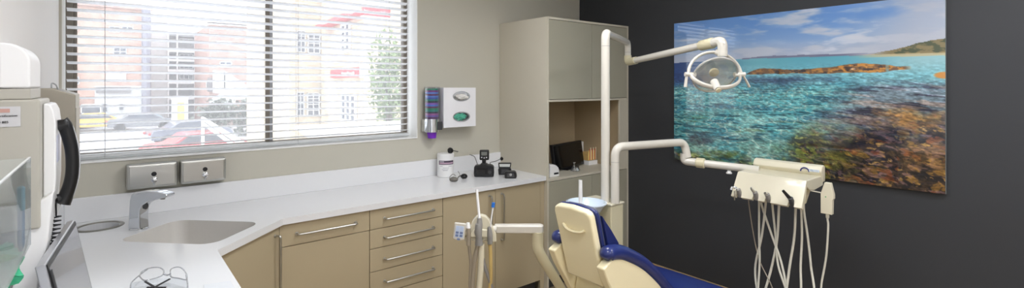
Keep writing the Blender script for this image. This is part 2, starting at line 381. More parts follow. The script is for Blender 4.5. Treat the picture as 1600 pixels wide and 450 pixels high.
u2 = unit(1.174, 1.675, 'beige base cabinet with a stack of drawers, second along the window wall')
zz = [ZT, .742, .627, .49, .351, .1]
for i in range(5):
    f = front(1.174, 1.675, zz[i+1], zz[i], u2, 'drawer'); zc = [.799, .684, .555, .42, .25][i]; bar_handle((1.268, YC, zc), (1.6, YC, zc), (0, -.032, 0), f)
u3 = unit(1.675, 2.545, 'beige double door base cabinet at the tall cupboard end')
for x0, x1, hx in ((1.675, 2.11, 2.055), (2.11, 2.545, 2.165)):
    f = front(x0, x1, ZB, ZT, u3, 'door'); bar_handle((hx, YC, .82), (hx, YC, .49), (0, -.032, 0), f)
MB().box(2.547, 2.587, YC+.003, YC+.02, 0, ZT).build('filler_strip', M_cab, u3)
# corner unit under the sink, front face set on the diagonal
dg = Vector((cq[0]-cp[0], cq[1]-cp[1], 0)).normalized(); nr = Vector((dg.y, -dg.x, 0))
P0 = Vector((*cp, 0))-nr*.02; P1 = Vector((*cq, 0))-nr*.02
u0 = empty('base_cabinet', (P0+P1)/2, 'beige corner base cabinet with a slanted door under the sink', 'cabinet')
def dprism(a, b, t0, t1, z0, z1): # box along the diagonal
    m = MB(); q = [P0+dg*a-nr*t0, P0+dg*b-nr*t0, P0+dg*b-nr*t1, P0+dg*a-nr*t1]
    return m.prism([(p.x, p.y) for p in q], lambda u, v, ww: Vector((u, v, ww)), z0, z1)
LD = (P1-P0).length
dd = dprism(.012, LD-.001, 0, .019, ZB, ZT).build('door', M_cab, u0, bevel=.0012)
dprism(.02, LD-.02, .021, .16, ZB, .70).build('carcass', M_gap, u0)
hp = P0+dg*(LD-.04); bar_handle(hp+Vector((0, 0, .82)), hp+Vector((0, 0, .49)), nr*.032, dd)
u9 = empty('base_cabinet', (.15, 1, 0), 'beige base cabinet run below the near end of the worktop', 'cabinet')
MB().box(XC+.01, XF-.02, -1.19, 2.385, ZB, .862).build('carcass', M_cab, u9, bevel=.001); MB().box(XC+.01, XF-.08, -1.19, 2.385, 0, ZB).build('plinth', M_dgrey, u9)

# tall cupboard
TX0, TX1, TY, TZ = 2.59, 3.597, 2.735, 2.134
tall = empty('tall_cupboard', (3.1, 3.03, 0), 'tall taupe cupboard with an open niche in the corner by the dark wall', 'cupboard')
NX0, NX1, NZ0, NZ1 = 2.618, 3.50, .872, 1.472
m = MB(); m.box(TX0, TX0+.018, TY, YA-.002, 0, TZ); m.build('side_panel', M_tall, tall, bevel=.0015)
MB().box(TX1-.018, TX1, TY, YA-.002, 0, TZ).build('side_panel', M_tall, tall, bevel=.0015)
MB().box(TX0+.018, TX1-.018, TY+.0, YA-.002, TZ-.018, TZ).build('top_panel', M_tall, tall, bevel=.0015)
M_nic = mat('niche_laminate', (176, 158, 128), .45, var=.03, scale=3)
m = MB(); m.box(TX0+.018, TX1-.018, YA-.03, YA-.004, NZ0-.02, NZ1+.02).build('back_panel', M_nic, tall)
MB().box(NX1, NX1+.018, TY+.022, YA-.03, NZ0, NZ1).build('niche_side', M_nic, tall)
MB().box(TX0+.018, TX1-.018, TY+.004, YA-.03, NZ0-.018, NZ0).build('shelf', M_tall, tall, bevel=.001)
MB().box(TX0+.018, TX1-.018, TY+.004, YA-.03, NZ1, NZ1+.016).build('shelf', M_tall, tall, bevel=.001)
MB().box(NX1-.025, TX1-.018, TY+.003, TY+.021, NZ0, NZ1).build('face_strip', M_tall, tall, bevel=.001)
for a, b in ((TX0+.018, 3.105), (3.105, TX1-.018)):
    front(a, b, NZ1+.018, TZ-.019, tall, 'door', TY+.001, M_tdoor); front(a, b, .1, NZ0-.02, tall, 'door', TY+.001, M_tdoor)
MB().box(TX0+.018, TX1-.018, TY+.06, TY+.08, 0, .1).build('plinth', M_dgrey, tall)

# things in the niche (shelf at NZ0)
def on_shelf(px, y): # column px, depth y
    a, b = ray(px); return a/b*y
t = empty('flat_screen', (3.04, 2.98, NZ0), 'small black flat screen standing in the cupboard niche', 'screen')
xl, xr = on_shelf(868, 2.92), on_shelf(913, 3.03)
A = Vector((xl, 2.92, NZ0)); B = Vector((xr, 3.03, NZ0)); e = (B-A).normalized(); nn = Vector((e.y, -e.x, 0))
def eb(m, o, e, nn, a, b, t0, t1, z0, z1, lean=0.):
    q = [(a, t0), (b, t0), (b, t1), (a, t1)]
    lo = [m.bm.verts.new(o+e*u+nn*v+Vector((0, 0, z0))) for u, v in q]; hi = [m.bm.verts.new(o+e*u+nn*(v-lean)+Vector((0, 0, z1))) for u, v in q]
    m.bm.faces.new(lo[::-1]); m.bm.faces.new(hi)
    for i in range(4): m.bm.faces.new((lo[i], lo[(i+1) % 4], hi[(i+1) % 4], hi[i]))
    return m
L = (B-A).length
eb(MB(), A, e, nn, 0, L, -.03, 0, .012, .225, .03).build('casing', M_black, t, bevel=.004)
eb(MB(), A, e, nn, .012, L-.012, 0, .0015, .025, .213, .027).build('display', mat('black_glass', (10, 10, 12), .1), t)
eb(MB(), A, e, nn, L*.3, L*.7, -.08, .03, 0, .012).build('foot', M_black, t, bevel=.002)
t = empty('card_reader', (on_shelf(865, 2.82), 2.83, NZ0), 'white rounded desktop device at the left end of the niche', 'device')
c = Vector((on_shelf(863, 2.84), 2.85, NZ0)); 
pf = [(-.06, 0), (.045, 0), (.045, .045), (.035, .07), (.01, .09), (-.02, .1), (-.06, .1)]
MB().prism(pf, lambda u, v, ww: Vector((c.x+u-.015, c.y+ww, c.z+v)), -.06, .08).build('casing', M_white, t, bevel=.004)
MB().box(c.x-.03, c.x+.02, c.y-.0615, c.y-.06, c.z+.018, c.z+.032).build('slot', M_black, t)
t = empty('toothbrush_box', (on_shelf(926, 3.02), 3.05, NZ0), 'clear tub of yellow and red interdental sticks on a white box', 'box')
bx = Vector((on_shelf(925, 3.0), 3.02, NZ0))
MB().box(bx.x-.055, bx.x+.065, bx.y-.03, bx.y+.06, NZ0, NZ0+.04).build('carton', M_white, t, bevel=.002)
MB().box(bx.x-.052, bx.x+.055, bx.y-.02, bx.y+.05, NZ0+.041, NZ0+.12).build('tub', mat('amber_tub', (206, 172, 110), .4, var=.2, scale=60), t, bevel=.003)
for i in range(9):
    c_ = [(240, 214, 130), (190, 60, 40), (235, 226, 190)][i % 3]
    x = bx.x-.045+i*.0115
    MB().box(x, x+.006, bx.y-.024, bx.y-.019, NZ0+.046, NZ0+.135+.012*(i*7 % 3)).build('stick', mat('stick_%s' % ['yellow', 'red', 'cream'][i % 3], c_, .5), t)
tag(MB().box(on_shelf(905, 3.2), on_shelf(928, 3.2), 3.19, 3.25, NZ0, NZ0+.19).build('carton', M_white, bevel=.003), 'plain white carton standing at the back of the niche behind the screen', 'box')
t = empty('perfume_bottle', (on_shelf(897, 2.86), 2.86, NZ0), 'small clear glass ornament in front of the black screen', 'ornament')
c = Vector((on_shelf(899, 2.87), 2.87, NZ0))
MB().lathe([(.001, 0), (.035, 0), (.038, .006), (.03, .03), (.012, .036), (.001, .036)], c, sx=1.2).build('glass_base', clear_mat('cut_glass', (205, 208, 210), .22, .15), t)
MB().lathe([(.006, .035), (.01, .05), (.004, .06), (.014, .078), (.001, .08)], c-Vector((.015, 0, 0))).build('stopper', M_chrome, t)
tag(MB().ball((on_shelf(861, 3.0), 3.0, NZ0+.12), .03, 1, .8, 1.2).build('tissue_puff', mat('pinkish_paper', (196, 172, 158), .8, var=.1), smooth=True), 'crumpled pinkish tissue behind the white device in niche', 'tissue') if False else None

# ================================================================== WALL A FIXTURES
def soap(x0, x1, label):
    t = empty('soap_dispenser', ((x0+x1)/2, YA, 1.05), label, 'soap dispenser', 'steel soap dispensers under the window')
    z0, z1 = 1.047, 1.18
    MB().box(x0, x1, 3.268, YA-.001, z0, z1).build('casing', M_steel, t, bevel=.012, seg=5)
    MB().box(x0+.012, x1-.012, 3.264, 3.27, z0+.012, z1-.012).build('cover', M_steel, t, bevel=.005, seg=4)
    cx = (x0+x1)/2+.005
    MB().lathe([(.012, 0), (.012, .003), (.001, .004)], (cx, 3.264, z0+.075), (0, -1, 0)).build('sight_glass', M_black, t)
    MB().lathe([(.014, 0), (.014, .006), (.009, .008), (.009, .028), (.012, .03), (.012, .036), (.001, .038)], (cx, 3.264, z0+.045), (0, -1, 0)).build('push_button', M_chrome, t)
    MB().cyl((cx, 3.25, z0+.04), (cx, 3.25, z0+.018), .005).build('nozzle', M_chrome, t)
soap(.053, .277, 'brushed steel soap dispenser on the wall, the left one above the tap')
soap(.289, .512, 'brushed steel soap dispenser on the wall, the right one of the pair')
# cup dispenser
cx, cy = 1.887, 3.272
t = empty('cup_dispenser', (cx, YA, 1.24), 'clear wall tube dispenser of coloured cups with a chrome mouth beside the window', 'dispenser')
MB().lathe([(.055, 0), (.058, 0), (.058, .25), (.055, .25)], (cx, cy, 1.34), cap=False, seg=36).build('clear_tube', clear_mat('clear_tube_plastic', (244, 246, 248), .02, .03), t)
MB().box(cx-.061, cx+.061, YA-.075, YA-.001, 1.245, 1.345).build('chrome_mouth', M_chrome, t, bevel=.006)
MB().lathe([(.05, 0), (.0605, 0), (.0605, .1), (.05, .1)], (cx, cy, 1.246), cap=False, seg=36).build('collar', M_chrome, t)
MB().box(cx+.01, cx+.056, cy-.062, cy-.055, 1.262, 1.325).build('lever', M_dgrey, t, bevel=.006)
MB().box(cx+.0, cx+.06, YA-.012, YA-.001, 1.34, 1.585).build('wall_bracket', M_mgrey, t)
cols = [('green', (30, 130, 100)), ('purple', (120, 50, 130)), ('light blue', (90, 130, 215)), ('plum', (105, 50, 95)), ('light blue', (90, 130, 215)), ('blue', (60, 90, 180)), ('teal', (30, 130, 120)), ('dark grey', (55, 60, 75)), ('violet', (140, 90, 190)), ('light blue', (80, 120, 210)), ('plum', (105, 50, 95)), ('green', (40, 140, 105)), ('teal', (35, 140, 130)), ('dark grey', (60, 60, 80)), ('pink', (165, 95, 160)), ('violet', (120, 95, 180)), ('plum', (95, 55, 105)), ('purple', (110, 60, 175))]
ords = 'first second third fourth fifth sixth seventh eighth ninth tenth eleventh twelfth thirteenth fourteenth fifteenth sixteenth seventeenth eighteenth'.split()
for i, (cn, cc) in enumerate(cols):
    z = 1.565-i*.0135
    o = MB().lathe([(.030, -.07), (.046, 0), (.052, .0), (.052, .0115), (.046, .0115), (.046, .006), (.028, -.066)], (cx, cy, z), cap=False, seg=28).build('plastic_cup', mat(cn.replace(' ', '_')+'_cup_%d' % cc[0], cc, .35))
    tag(o, '%s plastic cup in the clear wall tube, %s ring from the top' % (cn, ords[i]), 'cup', 'cups stacked in the wall tube')
tag(MB().lathe([(.03, 0), (.031, .0), (.042, .07), (.04, .07), (.029, .003), (.001, .003)], (cx, cy, 1.198), cap=True, seg=28).build('plastic_cup', mat('vivid_purple_cup', (120, 45, 190), .35)), 'vivid purple plastic cup poking out of the chrome mouth', 'cup', 'cups stacked in the wall tube')
# glove / tissue box holder
t = empty('glove_holder', (2.1, YA, 1.275), 'white acrylic wall box with two oval openings right of the cup dispenser', 'holder')
x0, x1, z0, z1, yf = 1.955, 2.255, 1.275, 1.583, 3.215
def ell(cx, cz, a, b, y, n=28, tilt=0): return [(cx+a*math.cos(q*2*math.pi/n)*math.cos(tilt)-b*math.sin(q*2*math.pi/n)*math.sin(tilt), y, cz+b*math.sin(q*2*math.pi/n)+a*math.cos(q*2*math.pi/n)*math.sin(tilt)) for q in range(n)]
e1, e2 = (2.117, 1.515, .074, .034), (2.117, 1.355, .074, .034)
M_hold = mat('white_acrylic', (236, 236, 240), .25)
MB().plate(rect(x0, x1, z0, z1, yf), [ell(*e1, yf), ell(*e2, yf)], (0, .005, 0)).build('front_panel', M_hold, t, smooth=False)
m = MB(); m.box(x0, x0+.005, yf+.005, YA-.001, z0, z1).box(x1-.005, x1, yf+.005, YA-.001, z0, z1).box(x0+.005, x1-.005, yf+.005, YA-.001, z0, z0+.005).box(x0+.005, x1-.005, YA-.006, YA-.001, z0, z1).build('body', M_hold, t)
for (cx_, cz_, a, b) in (e1, e2):
    MB().plate(ell(cx_, cz_, a+.006, b+.006, yf-.004), [ell(cx_, cz_, a-.002, b-.002, yf-.004)], (0, .005, 0)).build('oval_rim', clear_mat('clear_rim', (230, 232, 234), .15, .3), t, smooth=False)
def crumple(name, c, r, s, m_, label, cat, seed, amp=.35, freq=30):
    m = MB(); m.ball((0, 0, 0), 1, seg=28)
    bmesh.ops.subdivide_edges(m.bm, edges=m.bm.edges, cuts=1, use_grid_fill=True)
    for v in m.bm.verts:
        q = Vector(v.co)*1.6+Vector((seed, seed*2, 0)); k_ = 1+amp*mnoise.noise(q*1.7)+amp*.5*mnoise.noise(q*4)
        v.co = Vector((c[0]+v.co.x*s[0]*k_, c[1]+v.co.y*s[1]*k_, c[2]+v.co.z*s[2]*k_))
    o = m.build(name, m_); return tag(o, label, cat)
crumple('tissue', (2.13, 3.235, 1.508), 1, (.055, .038, .022), mat('tissue_paper', (228, 226, 222), .8), 'white tissue poking out of the upper oval opening of holder', 'tissue', 3)
crumple('rubber_glove', (2.112, 3.235, 1.355), 1, (.056, .032, .028), mat('green_latex', (95, 185, 160), .4), 'pale green rubber glove bunched in the lower oval opening', 'glove', 9, .5)
# power point on splash
t = empty('wall_socket', (2.62-.16, YA-.02, .985), 'small round white cable outlet on the wall behind the flash heads', 'outlet')
MB().lathe([(.03, 0), (.03, .004), (.022, .006), (.001, .006)], (at_y(786, 249, YA).x, YA-.0005, at_y(786, 249, YA).z), (0, -1, 0)).build('cover', M_white, t)
# stainless paper towel dispenser on left wall
t = empty('paper_towel_dispenser', (XC, 2.47, 1.2), 'tall stainless paper towel dispenser on the left wall beside the window', 'dispenser')
pf = [(XC+.001, 1.20), (-.145, 1.20), (-.105, 1.225), (-.105, 1.567), (-.165, 1.59), (XC+.001, 1.59)]
M_std = steel_mat('dull_steel', (168, 162, 150), .42)
MB().prism(pf, lambda u, v, ww: Vector((u, ww, v)), 2.345, 2.6).build('casing', M_std, t, bevel=.003)
MB().box(-.108, -.1035, 2.355, 2.59, 1.26, 1.52).build('front_door', M_std, t, bevel=.002)
MB().sweep(rounded([(-.17, 2.37, 1.589), (-.17, 2.37, 1.61), (-.158, 2.37, 1.604), (-.153, 2.37, 1.586)], .006, 4), .0022, 6).build('lock_clip', M_chrome, t)

# ================================================================== THINGS ON THE WORKTOP
ZW = .9
# wipes tub
c = Vector((1.985, 3.235, ZW))
t = empty('wipes_tub', c, 'white plastic tub with a dark label at the back of the worktop', 'tub')
MB().lathe([(.001, 0), (.06, 0), (.064, .004), (.064, .15), (.062, .158)], c, seg=36, cap=True).build('tub_body', M_white, t)
MB().lathe([(.065, .152), (.065, .172), (.06, .178), (.03, .18), (.001, .18)], c, seg=36).build('lid', M_white, t)
def arc_label(c, r, a0, a1, z0, z1, name, m_, parent, n=14):
    m = MB(); R_ = [(c.x+q*math.cos(math.radians(a0+(a1-a0)*k/n)), c.y+q*math.sin(math.radians(a0+(a1-a0)*k/n))) for q in (r, r+.0012) for k in range(n+1)]
    poly = R_[:n+1]+R_[n+1:][::-1]
    return m.prism(poly, lambda u, v, ww: Vector((u, v, ww)), c.z+z0, c.z+z1).build(name, m_, parent)
av = math.degrees(math.atan2(-c.y, -c.x))
arc_label(c, .0641, av-50, av+62, .098, .128, 'label', mat('dark_label', (66, 54, 74), .5), t)
arc_label(c, .0654, av-44, av+56, .104, .114, 'label_band', mat('pink_label_band', (190, 160, 178), .5), t)
arc_label(c, .0654, av-44, av-10, .118, .1225, 'label_line', mat('pale_label_line', (205, 200, 208), .5), t)
M_ink = mat('grey_print', (170, 170, 176), .6)
for z_, a0, a1 in ((.085, -40, -20), (.085, 20, 45), (.072, -18, 24), (.06, -25, 20), (.052, -18, 14)):
    arc_label(c, .0641, av+a0, av+a1, z_, z_+.003, 'print_line', M_ink, t)
# dark tinted goggles
def lens_shell(c, ex, ez, a, b, bulge, n=14):
    m = MB(); ex = Vector(ex).normalized(); ez = Vector(ez).normalized(); ey = ex.cross(ez)
    prof = [(1e-3, bulge), (.5, bulge*.75), (.8, bulge*.35), (1, 0), (.98, -.004), (.5, bulge*.75-.004)]
    m.lathe(prof, c, ey, seg=24, sx=a, sy=b, xdir=ex, cap=False); return m
# lathe scale: radii are fractions of a and b
g0 = at_z(715, 285, ZW)
t = empty('tinted_goggles', g0, 'dark tinted protective eye shields lying on the worktop before the tub', 'goggles')
lat = Vector((RX, RY, 0)); tow = Vector((-FX, -FY, 0)); UP = Vector((0, 0, 1))
c1 = at_z(709, 284, ZW)+UP*.017; c2 = at_z(725, 279, ZW)+UP*.017
M_tint = mat('smoked_plastic', (62, 60, 56), .2, coat=.5)
lens_shell(c1, lat, UP, .032, .019, .02).build('lens', mat('grey_smoked_plastic', (104, 100, 92), .25, coat=.5), t)
lens_shell(c2, lat, UP, .026, .02, .022).build('lens', M_black, t)
MB().sweep(smooth_path([c1+lat*.026+UP*.004, (c1+c2)/2+UP*.012+tow*.012, c2-lat*.02+UP*.006]), .004, 8).build('bridge', M_tint, t)
MB().sweep(smooth_path([c1-lat*.03+UP*.0, c1-lat*.03+UP*.016-tow*.01, c1-lat*.012+UP*.03-tow*.04, c1+lat*.004+UP*.012-tow*.08]), .003, 8).build('temple', M_mgrey, t)
MB().sweep(smooth_path([c2-lat*.03+UP*.002, c2-lat*.035+UP*.014-tow*.02, c2-lat*.05+UP*.028-tow*.05]), .003, 8).build('temple', M_mgrey, t)
# camera with flash controller
c = at_z(756, 277, ZW); ax = lat; fr = tow
c = c-fr*.035
def ob(o, x0, x1, y0, y1, z0, z1, ex=ax, ey=fr):
    m = MB(); q = [(x0, y0), (x1, y0), (x1, y1), (x0, y1)]
    P = [o+ex*a+ey*b for a, b in q]
    return m.prism([(p.x, p.y) for p in P], lambda u, v, ww: Vector((u, v, ww)), o.z+z0, o.z+z1)
t = empty('dslr_camera', c, 'black dslr camera with a tall flash controller standing on the worktop', 'camera')
body = [(-.074, .004), (.074, .004), (.077, .03), (.076, .078), (.062, .09), (.028, .094), (.02, .103), (-.022, .103), (-.03, .09), (-.066, .088), (-.075, .075), (-.077, .03)]
o_ = c
MB().prism(body, lambda u, v, ww: o_+ax*u+fr*ww+UP*v, -.03, .035).build('body', M_black, t, bevel=.006)
ob(c, -.056, .012, .0351, .038, .024, .066).build('rear_screen', mat('black_glass', (10, 10, 12), .1), t)
ob(c, .03, .07, .035, .044, .018, .07).build('thumb_grip', M_rubber, t, bevel=.004)
MB().lathe([(.013, 0), (.013, .004), (.001, .005)], c+ax*.045+fr*.044+UP*.04, fr).build('control_dial', M_dgrey, t)
MB().cyl(c+fr*(-.03)+UP*.05, c+fr*(-.1)+UP*.05, .034, .036).build('lens_barrel', M_black, t)
MB().sweep([c+UP*.1, c+UP*.135], [.018, .022], 4).build('shoe_mount', M_black, t, bevel=.003)
hd = ob(c, -.034, .038, -.022, .025, .128, .205).build('flash_controller', M_black, t, bevel=.008)
ob(c, -.02, .024, .0251, .0275, .165, .192).build('status_display', mat('grey_lcd', (120, 122, 118), .25), hd)
for i, q in enumerate((-.017, .002, .02)): MB().lathe([(.005, 0), (.005, .002), (.001, .0025)], c+ax*q+fr*.0252+UP*(.15-.004*(i % 2)), fr, seg=12).build('button', mat('pale_button', (205, 205, 205), .4), hd)
# flash heads on cables
tub_top = Vector((1.985, 3.235, ZW+.18))
hA = at_d(704, 228, (tub_top.x*FX+tub_top.y*FY)-.01); hA.z = ZW+.18+.019
t = empty('flash_plug', hA, 'round black flash cable plug resting on top of the white tub', 'plug')
MB().lathe([(.001, -.012), (.022, -.012), (.024, 0), (.018, .012), (.001, .016)], hA-Vector((0, 0, .0)), (.3, -.9, .25)).build('plug_head', M_black, t)
cam_top = c+UP*.1
MB().sweep(smooth_path([hA+lat*.01, at_d(722, 238, 4.05), at_d(738, 243, 4.0), at_d(742, 246, 3.95), c+ax*(-.05)+UP*.088]), .0026, 8).build('cable', M_rubber, t)
hB = at_d(784, 248, 4.12)
t = empty('flash_plug', hB, 'small black cable end against the wall beside the camera', 'plug')
MB().lathe([(.001, -.006), (.012, -.006), (.016, .002), (.006, .006), (.001, .02)], hB, (-.9, -.3, .1)).build('plug_head', M_black, t)
MB().sweep(smooth_path([hB-lat*.005, at_d(774, 252, 4.0), at_d(766, 254, 3.95), c+ax*.055+UP*.087]), .0026, 8).build('cable', M_rubber, t)
# twin black flash units
def flash_unit(px, py, s, label, face):
    b = at_z(px, py, ZW); b = b-tow*.03
    t = empty('camera_flash', b, label, 'camera flash', 'black flash units by the camera')
    pf = [(-.055, .0), (.05, .0), (.058, .02), (.055, .05), (.04, .066), (-.045, .066), (-.06, .05)]
    MB().prism([(u*s, v*s) for u, v in pf], lambda u, v, ww: b+lat*u+tow*ww+UP*v, -.028, .03).build('body', M_black, t, bevel=.006)
    MB().prism([(-.035*s, .012*s), (.035*s, .012*s), (.03*s, .05*s), (-.03*s, .05*s)], lambda u, v, ww: b+lat*u+tow*ww+UP*v, .03, .036).build('panel', M_dgrey, t, bevel=.003)
    if face:
        MB().prism([(-.055*s, .062*s), (.05*s, .062*s), (.056*s, .1*s), (-.06*s, .1*s)], lambda u, v, ww: b+lat*u+tow*ww+UP*v, -.03, .02).build('lamp_head', M_black, t, bevel=.005)
        MB().prism([(-.046*s, .07*s), (.042*s, .07*s), (.046*s, .094*s), (-.05*s, .094*s)], lambda u, v, ww: b+lat*u+tow*ww+UP*v, .02, .024).build('flash_window', mat('pale_flash_window', (206, 208, 205), .3), t, bevel=.001)
    else:
        MB().lathe([(.01, 0), (.01, .003), (.001, .004)], b+lat*.0+tow*.036+UP*.03, tow, seg=14).build('dial', mat('silver_dial', (170, 170, 168), .3, .6), t)
flash_unit(789, 273.5, .9, 'black flash unit with a pale window, lying right of camera', True)
flash_unit(798, 279, .8, 'stubby black flash unit nearest the worktop front edge', False)
# clear goggles near the viewer
t = empty('clear_goggles', at_z(250, 440, ZW), 'clear plastic protective glasses with a black strap lying near the sink', 'goggles')
gz = .93
def gp(px, py, z=gz): return at_z(px, py, z)
def loop(pts, z, r, name, m_):
    P = [gp(a, b, z) for a, b in pts]; P = smooth_path(P+[P[0]], 6); MB().sweep(P, r, 8).build(name, m_, t)
M_rim = clear_mat('clear_goggle_rim', (228, 230, 234), .12, .3, (190, 192, 195))
loop([(218, 432), (222, 424), (236, 418.5), (250, 418.5), (256, 424), (252, 431), (238, 436), (225, 438)], .945, .0022, 'lens_rim', M_rim)
loop([(266, 428), (267, 421), (275, 417.5), (284, 419), (291, 428), (291, 437), (280, 435), (268, 433)], .945, .0022, 'lens_rim', M_rim)
MB().sweep(smooth_path([gp(204, 450, .925), gp(206, 441, .93), gp(218, 430, .94), gp(230, 421, .945)]), .0022, 8).build('side_shield', M_rim, t)
MB().sweep(smooth_path([gp(292, 460, .925), gp(293, 445, .93), gp(291, 430, .94)]), .0025, 8).build('side_shield', M_rim, t)
MB().sweep(smooth_path([gp(256, 428, .945), gp(261, 430, .947), gp(266, 428, .945)]), .003, 8).build('nose_bridge', M_rim, t)
mm = MB(); A_ = [gp(204, 450, .935), gp(230, 446, .94), gp(262, 442, .945), gp(293, 450, .935)]; B_ = [gp(206, 442, .94), gp(228, 438, .945), gp(262, 434, .95), gp(291, 438, .945)]
va = [mm.bm.verts.new(p) for p in smooth_path(A_, 4)]; vb = [mm.bm.verts.new(p) for p in smooth_path(B_, 4)]; vc = [mm.bm.verts.new((p.co.x, p.co.y-.01, .902)) for p in va]
for i in range(len(va)-1): mm.bm.faces.new((va[i], va[i+1], vb[i+1], vb[i])); mm.bm.faces.new((vc[i], vc[i+1], va[i+1], va[i]))
mm.build('clear_body', M_clear2, t)
for a, b in (((227, 440), (244, 450)), ((265, 436), (243, 448)), ((230, 449), (259, 449))):
    MB().sweep([gp(*a, .955), gp(*b, .955)], .0042, 8, flat=.5).build('strap', M_rubber, t)
q = [at_z(318, 446, ZW), at_z(360, 440, ZW), at_z(373, 462, ZW), at_z(322, 470, ZW)]
tag(MB().prism([(p.x, p.y) for p in q], lambda u, v, ww: Vector((u, v, ww)), ZW+.0002, ZW+.003).build('plastic_sheet', mat('clear_sheet', (222, 225, 230), .12), bevel=.001), 'thin clear plastic sheet on the worktop front edge', 'sheet')

# ================================================================== LEFT WALL THINGS
# wall unit with domed top
t = empty('wall_unit', (XC, 1.75, 1.1), 'cream wall unit with a rounded top and a certification sticker at the far left', 'wall unit')
def xz(poly, y0, y1): return MB().prism(poly, lambda u, v, ww: Vector((u, ww, v)), y0, y1)
xz([(XC+.001, 1.25), (-.138, 1.25), (-.138, 1.566), (XC+.001, 1.566)], 1.65, 1.88).build('lower_body', mat('cream_grey_plastic', (176, 173, 163), .35), t, bevel=.006, seg=4)
tp_ = [(XC+.001, 1.566), (-.156, 1.566)]+[(-.156-.042*(1-math.cos(a)), 1.655+.047*math.sin(a)) for a in [i*math.pi/16 for i in range(9)]]+[(XC+.001, 1.703)]
xz([(XC+.001, 1.5665), (-.156, 1.5665), (-.156, 1.592), (XC+.001, 1.592)], 1.66, 1.87).build('seam_band', mat('cream_grey_plastic', (176, 173, 163), .35), t, bevel=.002)
xz([(XC+.001, 1.5935)]+[(-.156, 1.5935)]+tp_[2:], 1.66, 1.87).build('domed_top', M_white, t, bevel=.006, seg=4)
# sticker
MB().box(-.2105, -.172, 1.6485, 1.6495, 1.502, 1.55).build('sticker', mat('pale_sticker', (196, 196, 198), .5), t)
MB().box(-.2105, -.19, 1.6475, 1.6484, 1.536, 1.545).build('sticker_bar', mat('faded_red_print', (190, 150, 140), .5), t)
text('lettering', 'Certification', .0075, (-.177, 1.648, 1.528), R_A, M_black, t, align='RIGHT')
text('lettering', '000 885', .0075, (-.192, 1.648, 1.513), R_A, M_black, t, align='RIGHT')
# lower swept white cover with slot
cov = xz([(-.165, 1.30), (-.115, 1.335), (-.125, 1.22), (-.15, 1.05), (-.17, .93), (-.205, .93), (-.196, 1.05), (-.178, 1.2)], 1.66, 1.80).build('swept_cover', M_white, t, bevel=.006)
for i in range(16):
    k_ = i/15; MB().box(-.1605-.033*k_-.0012, -.1605-.033*k_+.0012, 1.656, 1.6605, 1.285-.17*k_-.0035, 1.285-.17*k_+.0025).build('vent_slot', M_dgrey, cov)
# phone
t = empty('wall_phone', (-.12, 1.78, 1.25), 'white wall phone with black handset and coiled cord hanging on the wall unit', 'phone')
pf = [(-.1375, 1.262), (-.128, 1.262), (-.118, 1.30), (-.1135, 1.36), (-.1135, 1.5), (-.117, 1.535), (-.124, 1.552), (-.1375, 1.555)]
xz(pf, 1.70, 1.87).build('phone_base', M_white, t, bevel=.004, seg=3)
hs = smooth_path([(-.108, 1.76, 1.503), (-.099, 1.76, 1.49), (-.088, 1.76, 1.44), (-.0845, 1.76, 1.395), (-.087, 1.76, 1.35), (-.098, 1.76, 1.305), (-.105, 1.76, 1.287)], 6)
hn = len(hs); MB().sweep(hs, [.0145+.004*abs(i/(hn-1)*2-1)**3 for i in range(hn)], 14, flat=1).build('handset', M_black, t)
MB().cyl((-.1125, 1.76, 1.492), (-.092, 1.76, 1.495), .017, .016).build('earpiece', M_black, t); MB().cyl((-.1125, 1.76, 1.298), (-.095, 1.76, 1.302), .015, .014).build('mouthpiece', M_black, t)
MB().sweep([p+Vector((.0125, -.002, 0)) for p in hs[4:-4]], .0035, 8).build('handset_rim', mat('grey_rim', (170, 172, 176), .35), t)
MB().box(-.1133, -.1125, 1.72, 1.8, 1.4, 1.47).build('keypad', mat('lilac_keys', (200, 205, 225), .4), t)
cpth = []; Nn = 240; c0 = at_d(87, 312, 1.28); c1_ = at_d(88, 338, 1.30); c2_ = at_d(85, 395, 1.33)
for i in range(12): cpth.append(c0.lerp(c1_, i/11))
for i in range(Nn):
    k_ = i/Nn; b_ = c1_.lerp(c2_, k_); a_ = k_*9*2*math.pi; r_ = .009
    cpth.append(b_+lat*math.cos(a_)*r_+Vector((-lat.y, lat.x, 0))*math.sin(a_)*r_)
MB().sweep(cpth, .0022, 6).build('coiled_cord', M_rubber, t)
# monitor on the worktop
t = empty('monitor', (-.1, 1.73, ZW), 'silver framed flat monitor seen edge on, standing on the worktop by the left wall', 'monitor')
TN, TF = Vector((-.118, 1.505, 1.2)), Vector((-.09, 1.95, 1.2)); dn = Vector((.052, 0, -.29))
e = (TF-TN).normalized(); dv = dn.normalized(); nv = e.cross(dv); nv = nv if nv.x > 0 else -nv
def slab(o, a, b, c0, c1, t0, t1):
    m = MB(); P = [o+e*u+dv*v+nv*w_ for w_ in (t0, t1) for v in (c0, c1) for u in (a, b)]
    v = [m.bm.verts.new(p) for p in P]
    for f in ((0, 2, 3, 1), (4, 5, 7, 6), (0, 1, 5, 4), (2, 6, 7, 3), (0, 4, 6, 2), (1, 3, 7, 5)): m.bm.faces.new([v[i] for i in f])
    return m
LM = (TF-TN).length
slab(TN, 0, LM, 0, .285, -.018, 0).build('casing', mat('silver_casing', (176, 178, 184), .28, .4), t, bevel=.003)
slab(TN, .004, LM-.004, .004, .281, .0002, .0022).build('bezel', M_black, t, bevel=.0006)
slab(TN, .014, LM-.014, .014, .268, .0023, .0031).build('screen', mat('grey_lit_screen', (128, 130, 138), .12, coat=.4), t)
slab(TN, .012, .02, .02, .28, .003, .006).build('edge_strip', M_dgrey, t)
slab(TN, LM*.42, LM*.58, .15, .30, -.035, -.019).build('stand_neck', M_dgrey, t)
MB().box(-.2, .0, 1.63, 1.83, ZW, ZW+.012).build('stand_foot', M_dgrey, t, bevel=.004)
